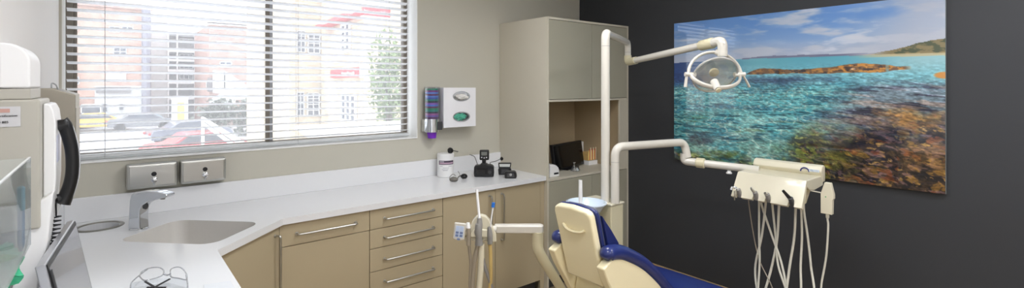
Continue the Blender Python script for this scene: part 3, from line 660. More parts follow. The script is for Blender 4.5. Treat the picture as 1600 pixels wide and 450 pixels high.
# acrylic holder on the wall
t = empty('acrylic_holder', (XC, 1.25, 1.258), 'clear acrylic box holder fixed to the left wall below the wall unit', 'holder')
ax0, ax1, ay0, ay1, az0, az1 = XC+.001, -.136, 1.02, 1.45, 1.262, 1.446
MB().box(ax1-.003, ax1, ay0, ay1, az0, az1).build('front_panel', M_clear, t)
MB().box(ax0, ax1-.003, ay1-.003, ay1, az0, az1).build('end_panel', M_clear, t); MB().box(ax0, ax1-.003, ay0, ay0+.003, az0, az1).build('end_panel', M_clear, t)
MB().box(ax0, ax1-.003, ay0+.003, ay1-.003, az0, az0+.003).build('floor_panel', M_clear, t)
MB().box(ax1-.0034, ax1+.0004, ay0, ay1, az1, az1+.0025).build('bright_edge', mat('polished_acrylic_edge', (238, 242, 244), .1), t)
MB().box(ax1-.003, ax1+.0004, ay1-.003, ay1+.0008, az0, az1).build('polished_edge', M_clear2, t)
pc = at_d(33, 300, .97); t = empty('blue_pen', (pc.x, pc.y, 1.266), 'slim blue pen standing upright inside the clear acrylic holder', 'pen')
MB().lathe([(.0008, 0), (.004, .012), (.0055, .02), (.0055, .085)], (pc.x, pc.y, 1.266)).build('barrel', mat('blue_pen_plastic', (60, 110, 150), .3), t)
MB().lathe([(.006, .0855), (.006, .13), (.003, .134), (.001, .134)], (pc.x, pc.y, 1.266)).build('cap', mat('pale_blue_pen_cap', (150, 185, 200), .3), t)
gb = at_d(3, 462, .95)
t = empty('glove_box', (gb.x-.02, gb.y, gb.z-.1), 'open white glove box at the bottom left corner', 'box')
bx_ = (XC+.025, gb.x+.0, gb.y-.06, gb.y+.06)
m = MB(); m.box(bx_[0], bx_[1], bx_[2], bx_[3], ZW, gb.z+.015); m.build('carton', mat('white_card', (225, 224, 220), .6), t, bevel=.002)
t['label'] = 'tall white glove box standing on the worktop at the lower left edge'
gc = at_d(4, 416, .95)
crumple('rubber_glove', (gc.x-.008, gc.y, gc.z-.004), 1, (.034, .04, .042), mat('bright_green_latex', (40, 165, 120), .35), 'bright green rubber glove bulging from the glove box', 'glove', 21, .5)

# ================================================================== PAINTING (wall B)
PY0, PY1, PZ0, PZ1, PX = 2.257, .568, .996, 2.109, 3.572
pt = empty('coastal_photo_panel', (XB, 1.41, PZ0), 'large glossy seascape photograph panel of turquoise water and rocks on dark wall', 'picture')
NU, NV = 520, 342
U, V = np.meshgrid(np.linspace(0, 1, NU), np.linspace(0, 1, NV))
rng = np.random.RandomState(3)
def vnoise(x, y, seed=0):
    r = np.random.RandomState(seed); T = r.rand(256, 256)
    xi = np.floor(x).astype(int); yi = np.floor(y).astype(int); fx = x-xi; fy = y-yi; fx = fx*fx*(3-2*fx); fy = fy*fy*(3-2*fy)
    g = lambda a, b: T[b % 256, a % 256]
    return (g(xi, yi)*(1-fx)+g(xi+1, yi)*fx)*(1-fy)+(g(xi, yi+1)*(1-fx)+g(xi+1, yi+1)*fx)*fy
def fbm(x, y, o=4, seed=0):
    s = 0; a = 1; t_ = 0
    for i in range(o): s = s+a*vnoise(x*2**i, y*2**i, seed+i); t_ += a; a *= .55
    return s/t_
def cells(x, y, seed):
    r = np.random.RandomState(seed); JX, JY = r.rand(64, 64), r.rand(64, 64); xi = np.floor(x).astype(int); yi = np.floor(y).astype(int)
    f1 = np.full(x.shape, 9.); f2 = f1.copy()
    for a in (-1, 0, 1):
        for b in (-1, 0, 1):
            d = np.hypot(xi+a+JX[(yi+b) % 64, (xi+a) % 64]-x, yi+b+JY[(yi+b) % 64, (xi+a) % 64]-y)
            f2 = np.where(d < f1, f1, np.minimum(f2, d)); f1 = np.minimum(f1, d)
    return f2-f1
def ridge(x, y, seed): return 1-np.abs(2*vnoise(x, y, seed)-1)
def sm(a, b, x): t_ = np.clip((x-a)/(b-a), 0, 1); return t_*t_*(3-2*t_)
def mixc(A_, c_, k_): return A_*(1-k_[..., None])+np.array(c_, float)*k_[..., None]
def blob(cu, cv, ru, rv, soft=.5, wob=.0, seed=5):
    d = np.sqrt(((U-cu)/ru)**2+((V-cv)/rv)**2)+wob*(fbm(U*18, V*22, 4, seed)-.5); return 1-sm(1-soft, 1+soft*.4, d)
H = .283+.0*U
img = np.zeros((NV, NU, 3))
# sky
sky = np.zeros_like(img)+np.array([92, 140, 205.])
sky = mixc(sky, (150, 175, 208), sm(.02, .26, V)*.75); sky = mixc(sky, (172, 178, 196), sm(.16, .28, V)*.8)
cl = fbm(U*5+V*4, V*16-U*2, 5, 11)
sky = mixc(sky, (186, 193, 207), sm(.45, .66, cl)*(.55+.35*sm(.1, .7, U)))
cl2 = fbm(U*7-V*6, V*20+U*3, 5, 31); sky = mixc(sky, (206, 212, 222), sm(.52, .7, cl2)*sm(.35, .8, U)*.8)
sky = mixc(sky, (168, 174, 188), sm(.68, .98, U+V*.2)*.85)
sky = mixc(sky, (88, 136, 200), blob(.80, .06, .1, .035, .8, .9, 6)*.75); sky = mixc(sky, (90, 134, 196), blob(.08, .07, .1, .08, .8, .7, 8)*.7)
sky = mixc(sky, (196, 204, 220), blob(.07, .13, .055, .012, .8, .6, 9)*.8)
# far water
wat = np.zeros_like(img)+np.array([112, 176, 190.])
wat = mixc(wat, (34, 66, 124), (1-sm(.0, .42, U))*(1-sm(.42, .5, V)))
wat = mixc(wat, (92, 165, 185), sm(.35, .6, U)*(1-sm(.34, .38, V))); wat = mixc(wat, (150, 190, 196), sm(.7, .95, U)*(1-sm(.33, .42, V))*.8)
# shallow teal
depth = sm(.40, .52, V); wat = mixc(wat, (66, 150, 160), depth*.85)
py = .25/(V-.255+.03)                       # features shrink towards the horizon
wx, wy = (U-.4)*py*9, py*14
wob = fbm(wx*.5, wy*.5, 3, 61); wob2 = fbm(wx*.6+30, wy*.6+9, 3, 62)
tone = fbm(wx*.35+3, wy*.5, 4, 64); wat = mixc(wat, (112, 182, 182), depth*sm(.42, .62, tone)*.7); wat = mixc(wat, (24, 92, 116), depth*sm(.52, .66, fbm(wx*.7+50, wy*1.3, 4, 81))*.8)
calm = sm(.38, .5, V)*(1-.85*sm(.58, .8, U+.25*(V-.5)))
wat = mixc(wat, (134, 192, 188), depth*sm(.50, .62, fbm(U*6+4, V*13+2, 4, 301))*.65)
wat = mixc(wat, (22, 88, 116), depth*sm(.52, .64, fbm(U*8+14, V*20+7, 4, 303))*.7*(1-.6*sm(.7, .9, V)))
wat = mixc(wat, (118, 158, 140), sm(.68, .92, V)*sm(.45, .6, fbm(U*8+24, V*12, 3, 305))*.7)
for sd, fq, k_, c_ in ((1, 4.2, .62, (204, 218, 204)), (2, 7.5, .40, (170, 208, 200))):
    e_ = cells(wx*fq+wob*3.2, wy*fq*.55+wob2*3.2, 70+sd); wat = mixc(wat, c_, (1-sm(.02, .20, e_))*k_*calm*(.25+.75*sm(.42, .6, fbm(wx*2.2+sd*5, wy*2.2, 3, 99+sd))))
wat = mixc(wat, (150, 190, 184), calm*sm(.5, .68, fbm(wx*3+8, wy*2.4, 4, 97))*.45)
wat = mixc(wat, (20, 70, 88), sm(.6, .74, fbm(wx*2.2+9, wy*4.4, 4, 91))*.8*sm(.4, .5, V)*(1-.4*sm(.6, .8, U)))
wat = mixc(wat, (92, 120, 70), sm(.62, .74, fbm(wx*1.5+19, wy*3.4, 4, 93))*.6*sm(.6, .75, V))
wat = mixc(wat, (38, 58, 92), blob(.5, .422, .22, .03, .8, 1.2, 13)*.8); wat = mixc(wat, (24, 52, 104), blob(.1, .42, .2, .05, .9, 1., 14)*.75)
# violet ripples to the right
vio = sm(.60, .84, U+.30*(V-.5)+.16*(fbm(U*7, V*12, 4, 7)-.5))*sm(.40, .50, V)
wat = mixc(wat, (120, 128, 146), vio*.75); rp = fbm(U*10+V*5, V*70-U*12, 5, 101); wat = mixc(wat, (34, 32, 58), vio*sm(.50, .60, rp)*.9)
wat = mixc(wat, (186, 160, 146), vio*sm(.54, .64, fbm(U*9, V*60-U*10, 4, 111))*.7); wat = mixc(wat, (176, 186, 204), vio*sm(.6, .68, fbm(U*14+5, V*90-U*14, 4, 113))*.6)
# reef, olive and gold over dark
reef = np.clip(sm(.0, .20, (V-.69)+.42*(U-.62)+.34*(fbm(U*9, V*9, 5, 17)-.5))*sm(.40, .58, U)+sm(.0, .10, V-.86-.16*(fbm(U*12, V*5, 3, 19)-.1))*.9, 0, 1)
rc = np.zeros_like(img)+np.array([66, 50, 42.])
q1, q2 = U*40+fbm(U*20, V*20, 3, 201)*1.6, V*44-U*12+fbm(U*20, V*20, 3, 202)*1.6
rc = mixc(rc, (24, 22, 34), sm(.42, .52, fbm(q1, q2, 4, 121))); rc = mixc(rc, (150, 110, 48), sm(.56, .66, fbm(q1*.8+4, q2*.8, 4, 131))*.95)
rc = mixc(rc, (206, 160, 84), sm(.64, .72, fbm(q1*1.1+24, q2*1.1, 4, 133))*.9); rc = mixc(rc, (150, 112, 112), sm(.57, .64, fbm(q1*.9, q2*1.5, 4, 141))*.7); rc = mixc(rc, (150, 74, 38), sm(.66, .72, fbm(q1*.7+9, q2*.7, 3, 143))*.7)
olv = (1-sm(.55, .82, U)); rc = mixc(rc, (136, 140, 44), sm(.48, .56, fbm(q1, q2+7, 4, 151))*olv*.95); rc = mixc(rc, (196, 196, 96), sm(.58, .64, fbm(q1+3, q2+17, 4, 153))*olv*.8); rc = mixc(rc, (28, 40, 30), sm(.54, .6, fbm(q1*.7+3, q2*.7+27, 4, 155))*olv*.8)
wat = wat*(1-(reef*.93)[..., None])+rc*(reef*.93)[..., None]
for cu, cv, ru, rv, c_, k_ in ((.90, .62, .12, .05, (222, 160, 80), .75), (.95, .83, .08, .10, (222, 168, 84), .62), (.66, .80, .12, .022, (22, 22, 28), .7), (.80, .74, .07, .03, (36, 32, 54), .5),
                               (.13, .84, .07, .045, (38, 46, 62), .75), (.25, .93, .1, .03, (84, 96, 30), .7), (.68, .86, .06, .03, (166, 164, 52), .5), (.72, .95, .05, .03, (26, 36, 60), .6), (.60, .73, .06, .05, (130, 140, 110), .4)):
    wat = mixc(wat, c_, blob(cu, cv, ru, rv, .8, 1.8, int(cu*999))*k_*(.6+.4*sm(.45, .55, fbm(q1, q2, 3, 7))))
fine = fbm(U*90, V*150-U*20, 3, 171)-.5; wat = wat*(1-.2*sm(.55, .85, U+.5*(V-.6))*sm(.4, .6, V))[..., None]
wat = wat*(1+.95*fine[..., None]*sm(.3, .45, V)[..., None])
hz = .283+.012*np.abs(U-.4)**1.2*2
img = np.where((V < hz)[..., None], sky, wat)
# headland and beach
ht = hz-.004-.010*sm(.3, .45, U)*(.6+.6*fbm(U*30, U*0+2, 3, 41))-.058*sm(.80, 1.0, U)*(.85+.25*fbm(U*40, U*0+3, 3, 43)); hb = hz+.001
mk = ((V > ht) & (V < hb) & (U > .33)).astype(float)
img = mixc(img, (112, 116, 142), mk*(1-sm(.7, .85, U))); hc = fbm(U*50, V*80, 4, 47)
hl = mk*sm(.78, .86, U); img = mixc(img, (124, 112, 78), hl); img = mixc(img, (66, 76, 52), hl*sm(.45, .6, hc)); img = mixc(img, (190, 172, 130), ((V > hz-.004) & (V < hz+.012)).astype(float)*sm(.72, .85, U)*.8)
# rock shelf
rt = .352-.006*np.sin(U*20)-.018*blob(.79, .35, .09, 9, .8)+.008*(fbm(U*40, U*0, 3, 51)-.5)+.05*(1-sm(.3, .42, U)); rb_ = .388-.012*sm(.8, .9, U)+.012*(fbm(U*30, U*0+5, 3, 53)-.5)
band = sm(0, .004, V-rt)*sm(0, .004, rb_-V)*sm(.30, .34, U)*(1-sm(.89, .915, U)); band = band*(1-.6*blob(.845, .36, .006, .03, .4))
img = mixc(img, (112, 82, 56), band); img = mixc(img, (196, 136, 62), band*sm(.45, .62, fbm(U*60, V*90, 4, 57))*(.5+.5*sm(.5, .75, U))); img = mixc(img, (40, 36, 44), band*sm(.56, .68, fbm(U*40, V*70, 4, 59))*.8)
img = mixc(img, (196, 134, 60), blob(1.0, .405, .03, .018, .3, .4, 63))
lin = np.where(img/255 <= .04045, img/255/12.92, (np.clip(img, 0, 255)/255+.055)**2.4/1.055**2.4)
verts = np.stack([np.full(U.size, 0.), PY0+(PY1-PY0)*U.ravel()-1.41, (PZ1-PZ0)*(1-V.ravel())], 1); verts[:, 0] = PX-XB
idx = np.arange(NU*NV).reshape(NV, NU); quads = np.stack([idx[:-1, :-1], idx[1:, :-1], idx[1:, 1:], idx[:-1, 1:]], -1).reshape(-1, 4)
me = bpy.data.meshes.new('photo_print'); me.from_pydata(verts.tolist(), [], quads.tolist())
ca = me.color_attributes.new('print', 'FLOAT_COLOR', 'POINT'); ca.data.foreach_set('color', np.concatenate([np.clip(lin, 0, 1).reshape(-1, 3), np.ones((NU*NV, 1))], 1).astype(np.float32).ravel())
pmn = mat('glossy_photo_print', (128, 128, 128), .35, coat=1.0, spec=.3); b = pmn.node_tree.nodes['Principled BSDF']; b.inputs['Coat Roughness'].default_value = .015; b.inputs['Coat IOR'].default_value = 1.6
at_ = pmn.node_tree.nodes.new('ShaderNodeAttribute'); at_.attribute_name = 'print'; pmn.node_tree.links.new(at_.outputs['Color'], b.inputs['Base Color'])
me.materials.append(pmn); po = bpy.data.objects.new('photo_print', me); COL.objects.link(po); po.parent = pt; ORG[po.name] = Vector(pt.location)
MB().box(PX+.0006, XB-.003, PY1, PY0, PZ0, PZ1).build('backing_block', mat('clear_edge_block', (150, 160, 162), .2), pt)

# ================================================================== DENTAL UNIT TOWER
TWX, TWY = 2.33, 1.90
tw = empty('dental_unit_tower', (TWX, TWY, 0), 'cream floor standing dental tower with bowl behind the chair', 'dental unit')
tz = .893
MB().box(2.292, 2.408, 1.868, 2.09, .06, tz-.012).build('cabinet', M_cream2, tw, bevel=.008)
MB().box(2.286, 2.413, 1.863, 2.095, tz-.012, tz).build('top_cap', M_cream, tw, bevel=.004)
MB().box(2.275, 2.42, 1.85, 2.11, 0, .06).build('plinth', M_mgrey, tw, bevel=.01)
bc = at_z(916, 318, .897)
MB().lathe([(.02, -.11), (.05, -.09), (.095, -.03), (.116, .0), (.122, .004), (.122, .010), (.112, .012), (.09, -.02), (.04, -.06), (.001, -.07)], bc, seg=40).build('spittoon_bowl', mat('bluish_white_glass', (205, 218, 232), .12, coat=.5), tw)
MB().box(bc.x, 2.291, bc.y-.03, bc.y+.03, .78, .81).build('bowl_bracket', M_cream, tw, bevel=.01)
sp_ = at_d(907, 308, 2.86)
MB().sweep([(sp_.x, sp_.y, .84), (sp_.x, sp_.y, .95), (sp_.x, sp_.y, 1.045)], [.013, .012, .0105], 14).build('rinse_spout', M_white, tw)
MB().box(sp_.x-.01, 2.291, sp_.y-.012, sp_.y+.012, .83, .85).build('spout_bracket', M_white, tw)
# operating light on its pole
P0_ = at_d(946, 311, 2.96); lt_ = empty('operating_light', (P0_.x, P0_.y, tz), 'ivory dental operating light on a jointed arm above the tower', 'dental light')
ztop = EYE+83/761*2.93
P1_ = at_d(981, 71, 3.62); P1_.z = ztop-.0
E0 = Vector((P0_.x, P0_.y, ztop)); 
MB().sweep(rounded([(P0_.x, P0_.y, tz), E0, P1_], .045, 8)[:10], .0265, 20).build('pole', M_ivory, lt_)
d01 = (P1_-E0).normalized(); lowz = at_d(981, 97, 3.6).z
MB().sweep(rounded([E0+d01*.02, P1_, Vector((P1_.x, P1_.y, lowz)), ], .05, 8), .0235, 20).build('first_arm', M_ivory, lt_)
Q0 = Vector((P1_.x, P1_.y, lowz)); Q1 = at_d(1119, 66, 2.72)
MB().sweep(rounded([Q0+Vector((0, 0, .05)), Q0, Q0+(Q1-Q0)*.12], .045, 8), .027, 20).build('elbow_joint', M_cream2, lt_)
MB().sweep([Q0+(Q1-Q0)*.09, Q0+(Q1-Q0)*.5, Q1+(Q0-Q1)*.05], [.0225, .0225, .0225], 20).build('spring_arm', M_ivory, lt_)
MB().sweep([Q1+(Q0-Q1)*.14, Q1+(Q0-Q1)*.13, Q1+(Q0-Q1)*.03, Q1+(Q0-Q1)*.02], [.026, .031, .031, .027], 20).build('arm_collar', M_cream2, lt_)
Q2 = at_d(1129, 88, 2.67)
MB().sweep(rounded([Q1+(Q0-Q1)*.03, Vector((Q2.x, Q2.y, Q1.z+.008)), Q2], .05, 8), .026, 20).build('end_elbow', M_ivory, lt_)
for nm, q_, a_ in (('ring', Vector((P0_.x, P0_.y, ztop-.08)), (0, 0, 1)), ('ring', Vector((P1_.x, P1_.y, (ztop+lowz)/2)), (0, 0, 1))):
    MB().lathe([(.0272 if q_.x == P0_.x else .0242, -.001), (.0272 if q_.x == P0_.x else .0242, .001)], q_, a_, cap=True).build('joint_ring', M_mgrey, lt_)
hd_ = 2.66; HC = at_d(1117, 116, hd_); K = hd_/761
W_ = Vector((RX, RY, 0)); T_ = Vector((-FX, -FY, 0))
def hp_(u, v, w_=0): return HC+W_*(u*K)+UP*(-v*K)+T_*w_
arch = [hp_(-41*math.cos(a)+0, -36*math.sin(a)+1, -.03*math.sin(a)) for a in [i*math.pi/24 for i in range(25)]]
MB().sweep(arch, .0085, 12, flat=1.5, up=T_).build('yoke', M_ivory, lt_)
band = [hp_(-38*math.cos(a), 20*math.sin(a)+1, .075*math.sin(a)) for a in [i*math.pi/24 for i in range(25)]]
MB().sweep(band, .008, 12, flat=1.7).build('front_band', M_ivory, lt_)
dish_n = (T_*.75-UP*.62).normalized()
m = MB(); m.lathe([(.001, -.055), (.05, -.05), (.09, -.03), (.118, 0), (.121, .002), (.118, .004), (.088, -.024), (.05, -.044), (.001, -.05)], HC+UP*-.004, dish_n, seg=40, xdir=W_)
m.build('reflector', clear_mat('glassy_reflector', (250, 250, 246), .10, .14, (244, 240, 226), .07, .22), lt_)
MB().lathe([(.116, 0), (.118, .003), (.09, .014), (.05, .022), (.001, .025)], HC-UP*.004+dish_n*.003, dish_n, seg=40, xdir=W_, cap=False).build('glass_cover', clear_mat('clear_dish_cover', (248, 248, 246), .06, .05, fres=.3), lt_)
MB().cyl(hp_(-7, 12, .05), hp_(-8, 24, .11), .021, .019).build('front_knob', M_ivory, lt_); MB().cyl(hp_(-8, 24.2, .112), hp_(-8, 25, .116), .013, .012).build('knob_cap', M_cream2, lt_)
MB().lathe([(.02, 0), (.026, .01), (.026, .02), (.001, .03)], HC-dish_n*.03, dish_n).build('lamp_holder', M_cream2, lt_)
MB().lathe([(.114, -.004), (.121, -.004), (.123, .002), (.119, .006), (.114, .004)], HC-UP*.004, dish_n, seg=44, xdir=W_, cap=False).build('dish_rim', clear_mat('milky_rim', (240, 240, 238), .2, .5, (240, 240, 236)), lt_)
for sx in (-1, 1):
    MB().cyl(hp_(sx*30, 1), hp_(sx*47, 0), .0135, .012).build('side_knob', M_ivory, lt_)
    MB().sweep([hp_(sx*44, 2), hp_(sx*45+(4 if sx > 0 else 0), 10), hp_(sx*46+(8 if sx > 0 else 0), 20)], [.008, .009, .010], 10, flat=.6).build('side_handle', M_ivory, lt_)
MB().cyl(Q2+UP*.005, hp_(4, -36, -.03), .018, .014).build('neck', M_ivory, lt_)
# delivery arm
D0 = at_d(961, 313, 2.93)
da = empty('delivery_arm', (D0.x, D0.y, tz), 'ivory jointed tube arm rising from the tower and carrying the instrument tray', 'arm')
zt_ = EYE-97/761*2.9; D1 = at_d(1069, 222, 3.18); D1.z = zt_
MB().sweep(rounded([(D0.x, D0.y, tz), (D0.x, D0.y, zt_), D1, at_d(1074, 246, 3.17)], .06, 9), .0255, 20).build('upper_tube', M_ivory, da)
D2 = Vector((D1.x+.0, D1.y, at_d(1074, 252, 3.17).z)); D3 = at_d(1186, 259, 2.93); D3.z = D2.z-.015
dd_ = (D3-D2).normalized()
MB().sweep(rounded([D2+UP*.05, D2, D2+dd_*.09], .045, 8), .0255, 20).build('lower_elbow', M_ivory, da)
MB().sweep([D2+dd_*.075, D2+dd_*.08, D2+dd_*.125, D2+dd_*.13], [.027, .032, .032, .027], 20).build('arm_collar', M_cream2, da)
MB().sweep([D2+dd_*.12, D3], .024, 20).build('lower_tube', M_ivory, da)
MB().lathe([(.001, 0), (.016, 0), (.018, .006), (.012, .012), (.01, .02)], D2+dd_*((D3-D2).length*.62)-UP*.045).build('lock_knob', M_white, da)
MB().lathe([(.0262, -.001), (.0262, .001)], (D0.x, D0.y, zt_-.09), cap=True).build('joint_ring', M_mgrey, da)

# ================================================================== INSTRUMENT TRAY HEAD
y0, y1 = 1.02, 1.40
th = empty('instrument_tray', (3.0, 1.2, .95), 'cream instrument delivery head with handpiece hoses in front of the seascape', 'instrument tray')
fn = lambda u, v, ww: Vector((u, ww, v))
nY = [1.357, 1.262, 1.195, 1.075]
# apron with four rounded notches along its lower edge
ap_t, ap_b = Vector((2.885, 0, 1.085)), Vector((2.808, 0, .952))
def ap(y, s, w_=0): # s 0 top..1 bottom
    p = ap_t.lerp(ap_b, s); nrm = Vector((-(ap_t.z-ap_b.z), 0, (ap_t.x-ap_b.x))).normalized(); return Vector((p.x, y, p.z))+nrm*w_
low = []; ys = sorted(nY)
low.append((y0, 1))
for q in ys:
    low += [(q-.017, 1)]+[(q-.016*math.cos(a), 1-.30*math.sin(a)) for a in [i*math.pi/8 for i in range(9)]]+[(q+.017, 1)]
low.append((y1, 1))
loop_ = [ap(y, s) for y, s in low]+[ap(y1-.004, 0), ap(y0+.004, 0)]
MB().plate(loop_, [], ap(0, 0, -.022)-ap(0, 0)).build('front_apron', M_cream, th, bevel=.0025, seg=3)
MB().prism([(2.878, 1.062), (2.885, 1.088), (3.13, 1.088), (3.13, 1.03), (3.0, 1.02), (2.93, 1.03)], fn, y0+.004, y1-.004).build('tray_body', M_cream, th, bevel=.006)
MB().prism([(3.10, 1.088), (3.085, 1.11), (3.10, 1.14), (3.125, 1.148), (3.15, 1.14), (3.15, 1.05), (3.12, 1.05)], fn, y0+.0, y1-.0).build('rear_panel', M_cream, th, bevel=.006)
MB().prism([(2.83, .95), (2.905, 1.05), (2.99, 1.02), (2.93, .955)], fn, y0+.02, y1-.02).build('underside', M_cream2, th, bevel=.004)
m = MB(); m.sweep([Vector((3.086, 1.105+.022*math.cos(a), 1.104+.022*math.sin(a))) for a in [i*math.pi/12 for i in range(13)]], .0035, 8).build('arch_logo', mat('navy_print', (40, 40, 110), .4), th)
for i in range(5): MB().box(3.083, 3.086, 1.03+i*.011, 1.038+i*.011, 1.108, 1.122).build('touch_key', mat('pale_blue_key', (196, 210, 228), .4), th)
# handpieces
def piece(y, kind):
    b = ap(y, .88, -.005)
    MB().cyl(b+Vector((.012, 0, -.02)), b+Vector((-.012, 0, .018)), .0125, .0115).build('holder_cup', M_mgrey if kind != 3 else M_dgrey, th)
for i, y in enumerate(nY):
    b = ap(y, .78, .006)
    hold = MB().cyl(b+Vector((.016, 0, -.03)), b+Vector((-.01, 0, .012)), .014, .0125).build('instrument_socket', M_mgrey if i < 3 else M_dgrey, th)
    if i == 0: MB().sweep(smooth_path([b, b+Vector((-.02, .012, .02)), b+Vector((-.03, .026, .022)), b+Vector((-.034, .03, .008))]), [.009]*8+[.007]*8+[.008]*9, 12).build('syringe_head', M_chrome, th); MB().cyl(b+Vector((-.03, .012, .004)), b+Vector((-.03, .012, -.05)), .0045, .003).build('syringe_lever', M_chrome, th)
    if i == 1: MB().sweep([b, b+Vector((-.024, .012, .03)), b+Vector((-.028, .014, .04))], [.010, .007, .004], 12).build('air_nozzle', M_steel, th)
    if i == 2: MB().sweep([b, b+Vector((-.02, .008, .018))], [.010, .008], 12).build('short_nozzle', M_steel, th)
    if i == 3: MB().sweep([b+Vector((.01, -.004, -.01)), b+Vector((-.03, .03, .05))], [.012, .0075], 12).build('black_handpiece', M_black, th)
# hoses, each its own part: (top y, top row col) -> bottom
hoses = [((1170, 318), (1178, 370), (1188, 410), (1208, 455), .003, M_hose2), ((1186, 320), (1186, 372), (1187, 410), (1184, 470), .006, M_hose), ((1196, 322), (1190, 370), (1180, 420), (1186, 470), .0062, M_hose),
         ((1190, 320), (1205, 365), (1222, 415), (1230, 470), .0062, M_hose), ((1207, 322), (1212, 370), (1216, 415), (1232, 470), .0062, M_hose), ((1217, 324), (1214, 375), (1205, 420), (1192, 470), .0066, M_hose),
         ((1243, 327), (1241, 370), (1234, 415), (1226, 470), .0066, M_hose), ((1252, 329), (1253, 370), (1251, 415), (1250, 470), .006, M_hose), ((1256, 329), (1262, 370), (1267, 415), (1271, 470), .006, M_hose)]
for a, b, c_, d_, r_, mm_ in hoses:
    X_ = 2.93
    P = [at_x(a[0], a[1]-14, X_-.02), at_x(*a, X_), at_x(*b, X_+.02), at_x(*c_, X_+.01), at_x(*d_, X_-.03)]
    p_ = Vector(P[-1]); P += [Vector((2.93, p_.y*.6+.5, .25)), Vector((2.90, 1.25, .1)), Vector((2.72, 1.3, .06))]
    MB().sweep(smooth_path(P, 7), r_, 10).build('hose', mm_, th)
# side holder with curing unit
s0 = at_x(1262, 300, 2.95); s1 = at_x(1287, 302, 2.93)
MB().sweep([Vector((2.95, 1.03, s1.z)), s1], .0035, 8).build('side_rod', M_ivory, th)
cu = at_x(1293, 309, 2.93)
c_h = MB(); KK = (cu.x*FX+cu.y*FY)/761
pl = [(-8, 25), (7, 25), (7.5, 2), (9, 0), (9, -6), (5, -24), (-3, -24), (-8, -6), (-8, 25)][:-1]
c_h.prism([(a*KK, -b*KK) for a, b in pl], lambda u, v, ww: cu+Vector((0, -1, 0))*u*1.05+UP*(v)+Vector((-1, 0, 0))*ww, -.014, .014)
MB_ = c_h.build('curing_unit', M_cream, th, bevel=.003)
MB().lathe([(.003, 0), (.003, .001), (.0005, .0012)], cu+Vector((-.0145, .004, .006)), (-1, 0, 0), seg=12).build('green_lamp', mat('green_indicator', (40, 150, 80), .3), MB_)
hb_ = cu-UP*(25*KK)
MB().sweep(smooth_path([hb_, hb_-UP*.03, at_x(1294, 355, 2.93), at_x(1291, 400, 2.93), at_x(1284, 440, 2.92), at_x(1278, 475, 2.9), Vector((2.92, 1.08, .3)), Vector((2.8, 1.15, .08))]), [.0085]*6+[.005]*44, 10).build('hose', M_hose, th)

# ================================================================== DENTAL CHAIR (axis along +X)
yc = 1.475; M_chs = mat('chair_cream_shell', (240, 229, 192), .25, var=.015, scale=5, coat=.3)
ch = empty('dental_chair', (2.1, yc, 0), 'cream dental chair with navy vinyl upholstery seen from behind', 'dental chair')
bt, bb = Vector((1.55, 0, 1.072)), Vector((1.643, 0, .735)); dB = (bb-bt).normalized(); nB = Vector((-dB.z, 0, dB.x)); nB = nB if nB.x > 0 else -nB
def bp(s, y, w_): return Vector((bt.x, y, bt.z))+dB*s+nB*w_
LB = (bb-bt).length
def backplate(half0, half1, s0, s1, w0, w1, name, m_, bev, bulge=0., r=.03):
    m = MB(); out = []
    for (s, y) in [(s0+r, -half0), (s0+r*.3, -half0+r*.3), (s0, -half0+r), (s0-bulge, 0), (s0, half0-r), (s0+r*.3, half0-r*.3), (s0+r, half0), (s1, half1), (s1, -half1)]: out.append((s, y+yc))
    return m.prism(out, lambda u, v, ww: bp(u, v, ww), w0, w1).build(name, m_, ch, bevel=bev, seg=4)
bsx = backplate(.110, .108, 0, LB, -.018, .018, 'back_shell', M_chs, .012, .006)
backplate(.119, .112, .004, LB*.99, .0185, .034, 'back_rim', M_blue, .007, .006)
backplate(.100, .100, .012, LB*.9, .0345, .055, 'back_core', mat('slate_vinyl', (88, 92, 108), .5), .004, .004)
g = smooth_path([bp(.085, yc+.062, -.018), bp(.098, yc+.04, -.026), bp(.104, yc, -.028), bp(.098, yc-.045, -.026), bp(.09, yc-.062, -.018)], 6)
MB().sweep(g, .008, 12, flat=.7).build('grip_ridge', M_chs, bsx)
# headrest / back cushion, side profile
cs = [(.075, .056), (.10, .066), (.16, .095), (.235, .125), (.27, .128), (.30, .115), (.34, .075), (.36, .056)]
m = MB(); m.prism(cs, lambda u, v, ww: bp(u-.03, ww, v), yc-.112, yc+.112).build('back_cushion', M_blue, ch, bevel=.016, seg=4)
rollpx = [(950, 396), (966, 394), (985, 401), (1003, 412), (1022, 430), (1040, 452)]
R1 = [at_y(a, b, 1.33) for a, b in rollpx]
for ysd, nm in ((1.33, 'armrest'), (2*yc-1.33, 'armrest')):
    P = [Vector((p.x, ysd, p.z)) for p in R1]; P = P+[P[-1]+Vector((.09, 0, -.08)), P[-1]+Vector((.2, 0, -.12))]
    Q = smooth_path([P[0]+Vector((-.022, 0, -.018))]+P, 6); nQ = len(Q)
    MB().sweep(Q, [.018+.018*min(1, i/5) for i in range(nQ)], 18, flat=.9).build(nm, M_blue, ch)
    top = [(p.x, p.z-.022) for p in P]
    poly = top+[(2.2, .42), (1.9, .36), (1.8, .46), (1.75, .54), (1.68, .636), (1.587, .78), (1.556, .845)]
    sgn = -1 if ysd < yc else 1
    MB().prism(poly, lambda u, v, ww: Vector((u, ww, v)), ysd-.022, ysd+.022).build('side_panel', M_chs, ch, bevel=.008)
MB().prism([(1.70, .70), (1.80, .70), (2.1, .5), (2.1, .36), (1.9, .34), (1.73, .42), (1.68, .6)], lambda u, v, ww: Vector((u, ww, v)), 1.353, 1.597).build('seat_shell', M_chs, ch, bevel=.01)
sc = [(1.86, .60), (2.0, .53), (2.25, .53), (2.42, .56), (2.62, .48), (2.80, .38), (2.86, .345), (2.84, .29), (2.75, .31), (2.55, .41), (2.3, .46), (1.95, .46), (1.82, .52)]
MB().prism(sc, lambda u, v, ww: Vector((u, ww, v)), yc-.24, yc+.22).build('seat_cushion', M_blue, ch, bevel=.025, seg=5)
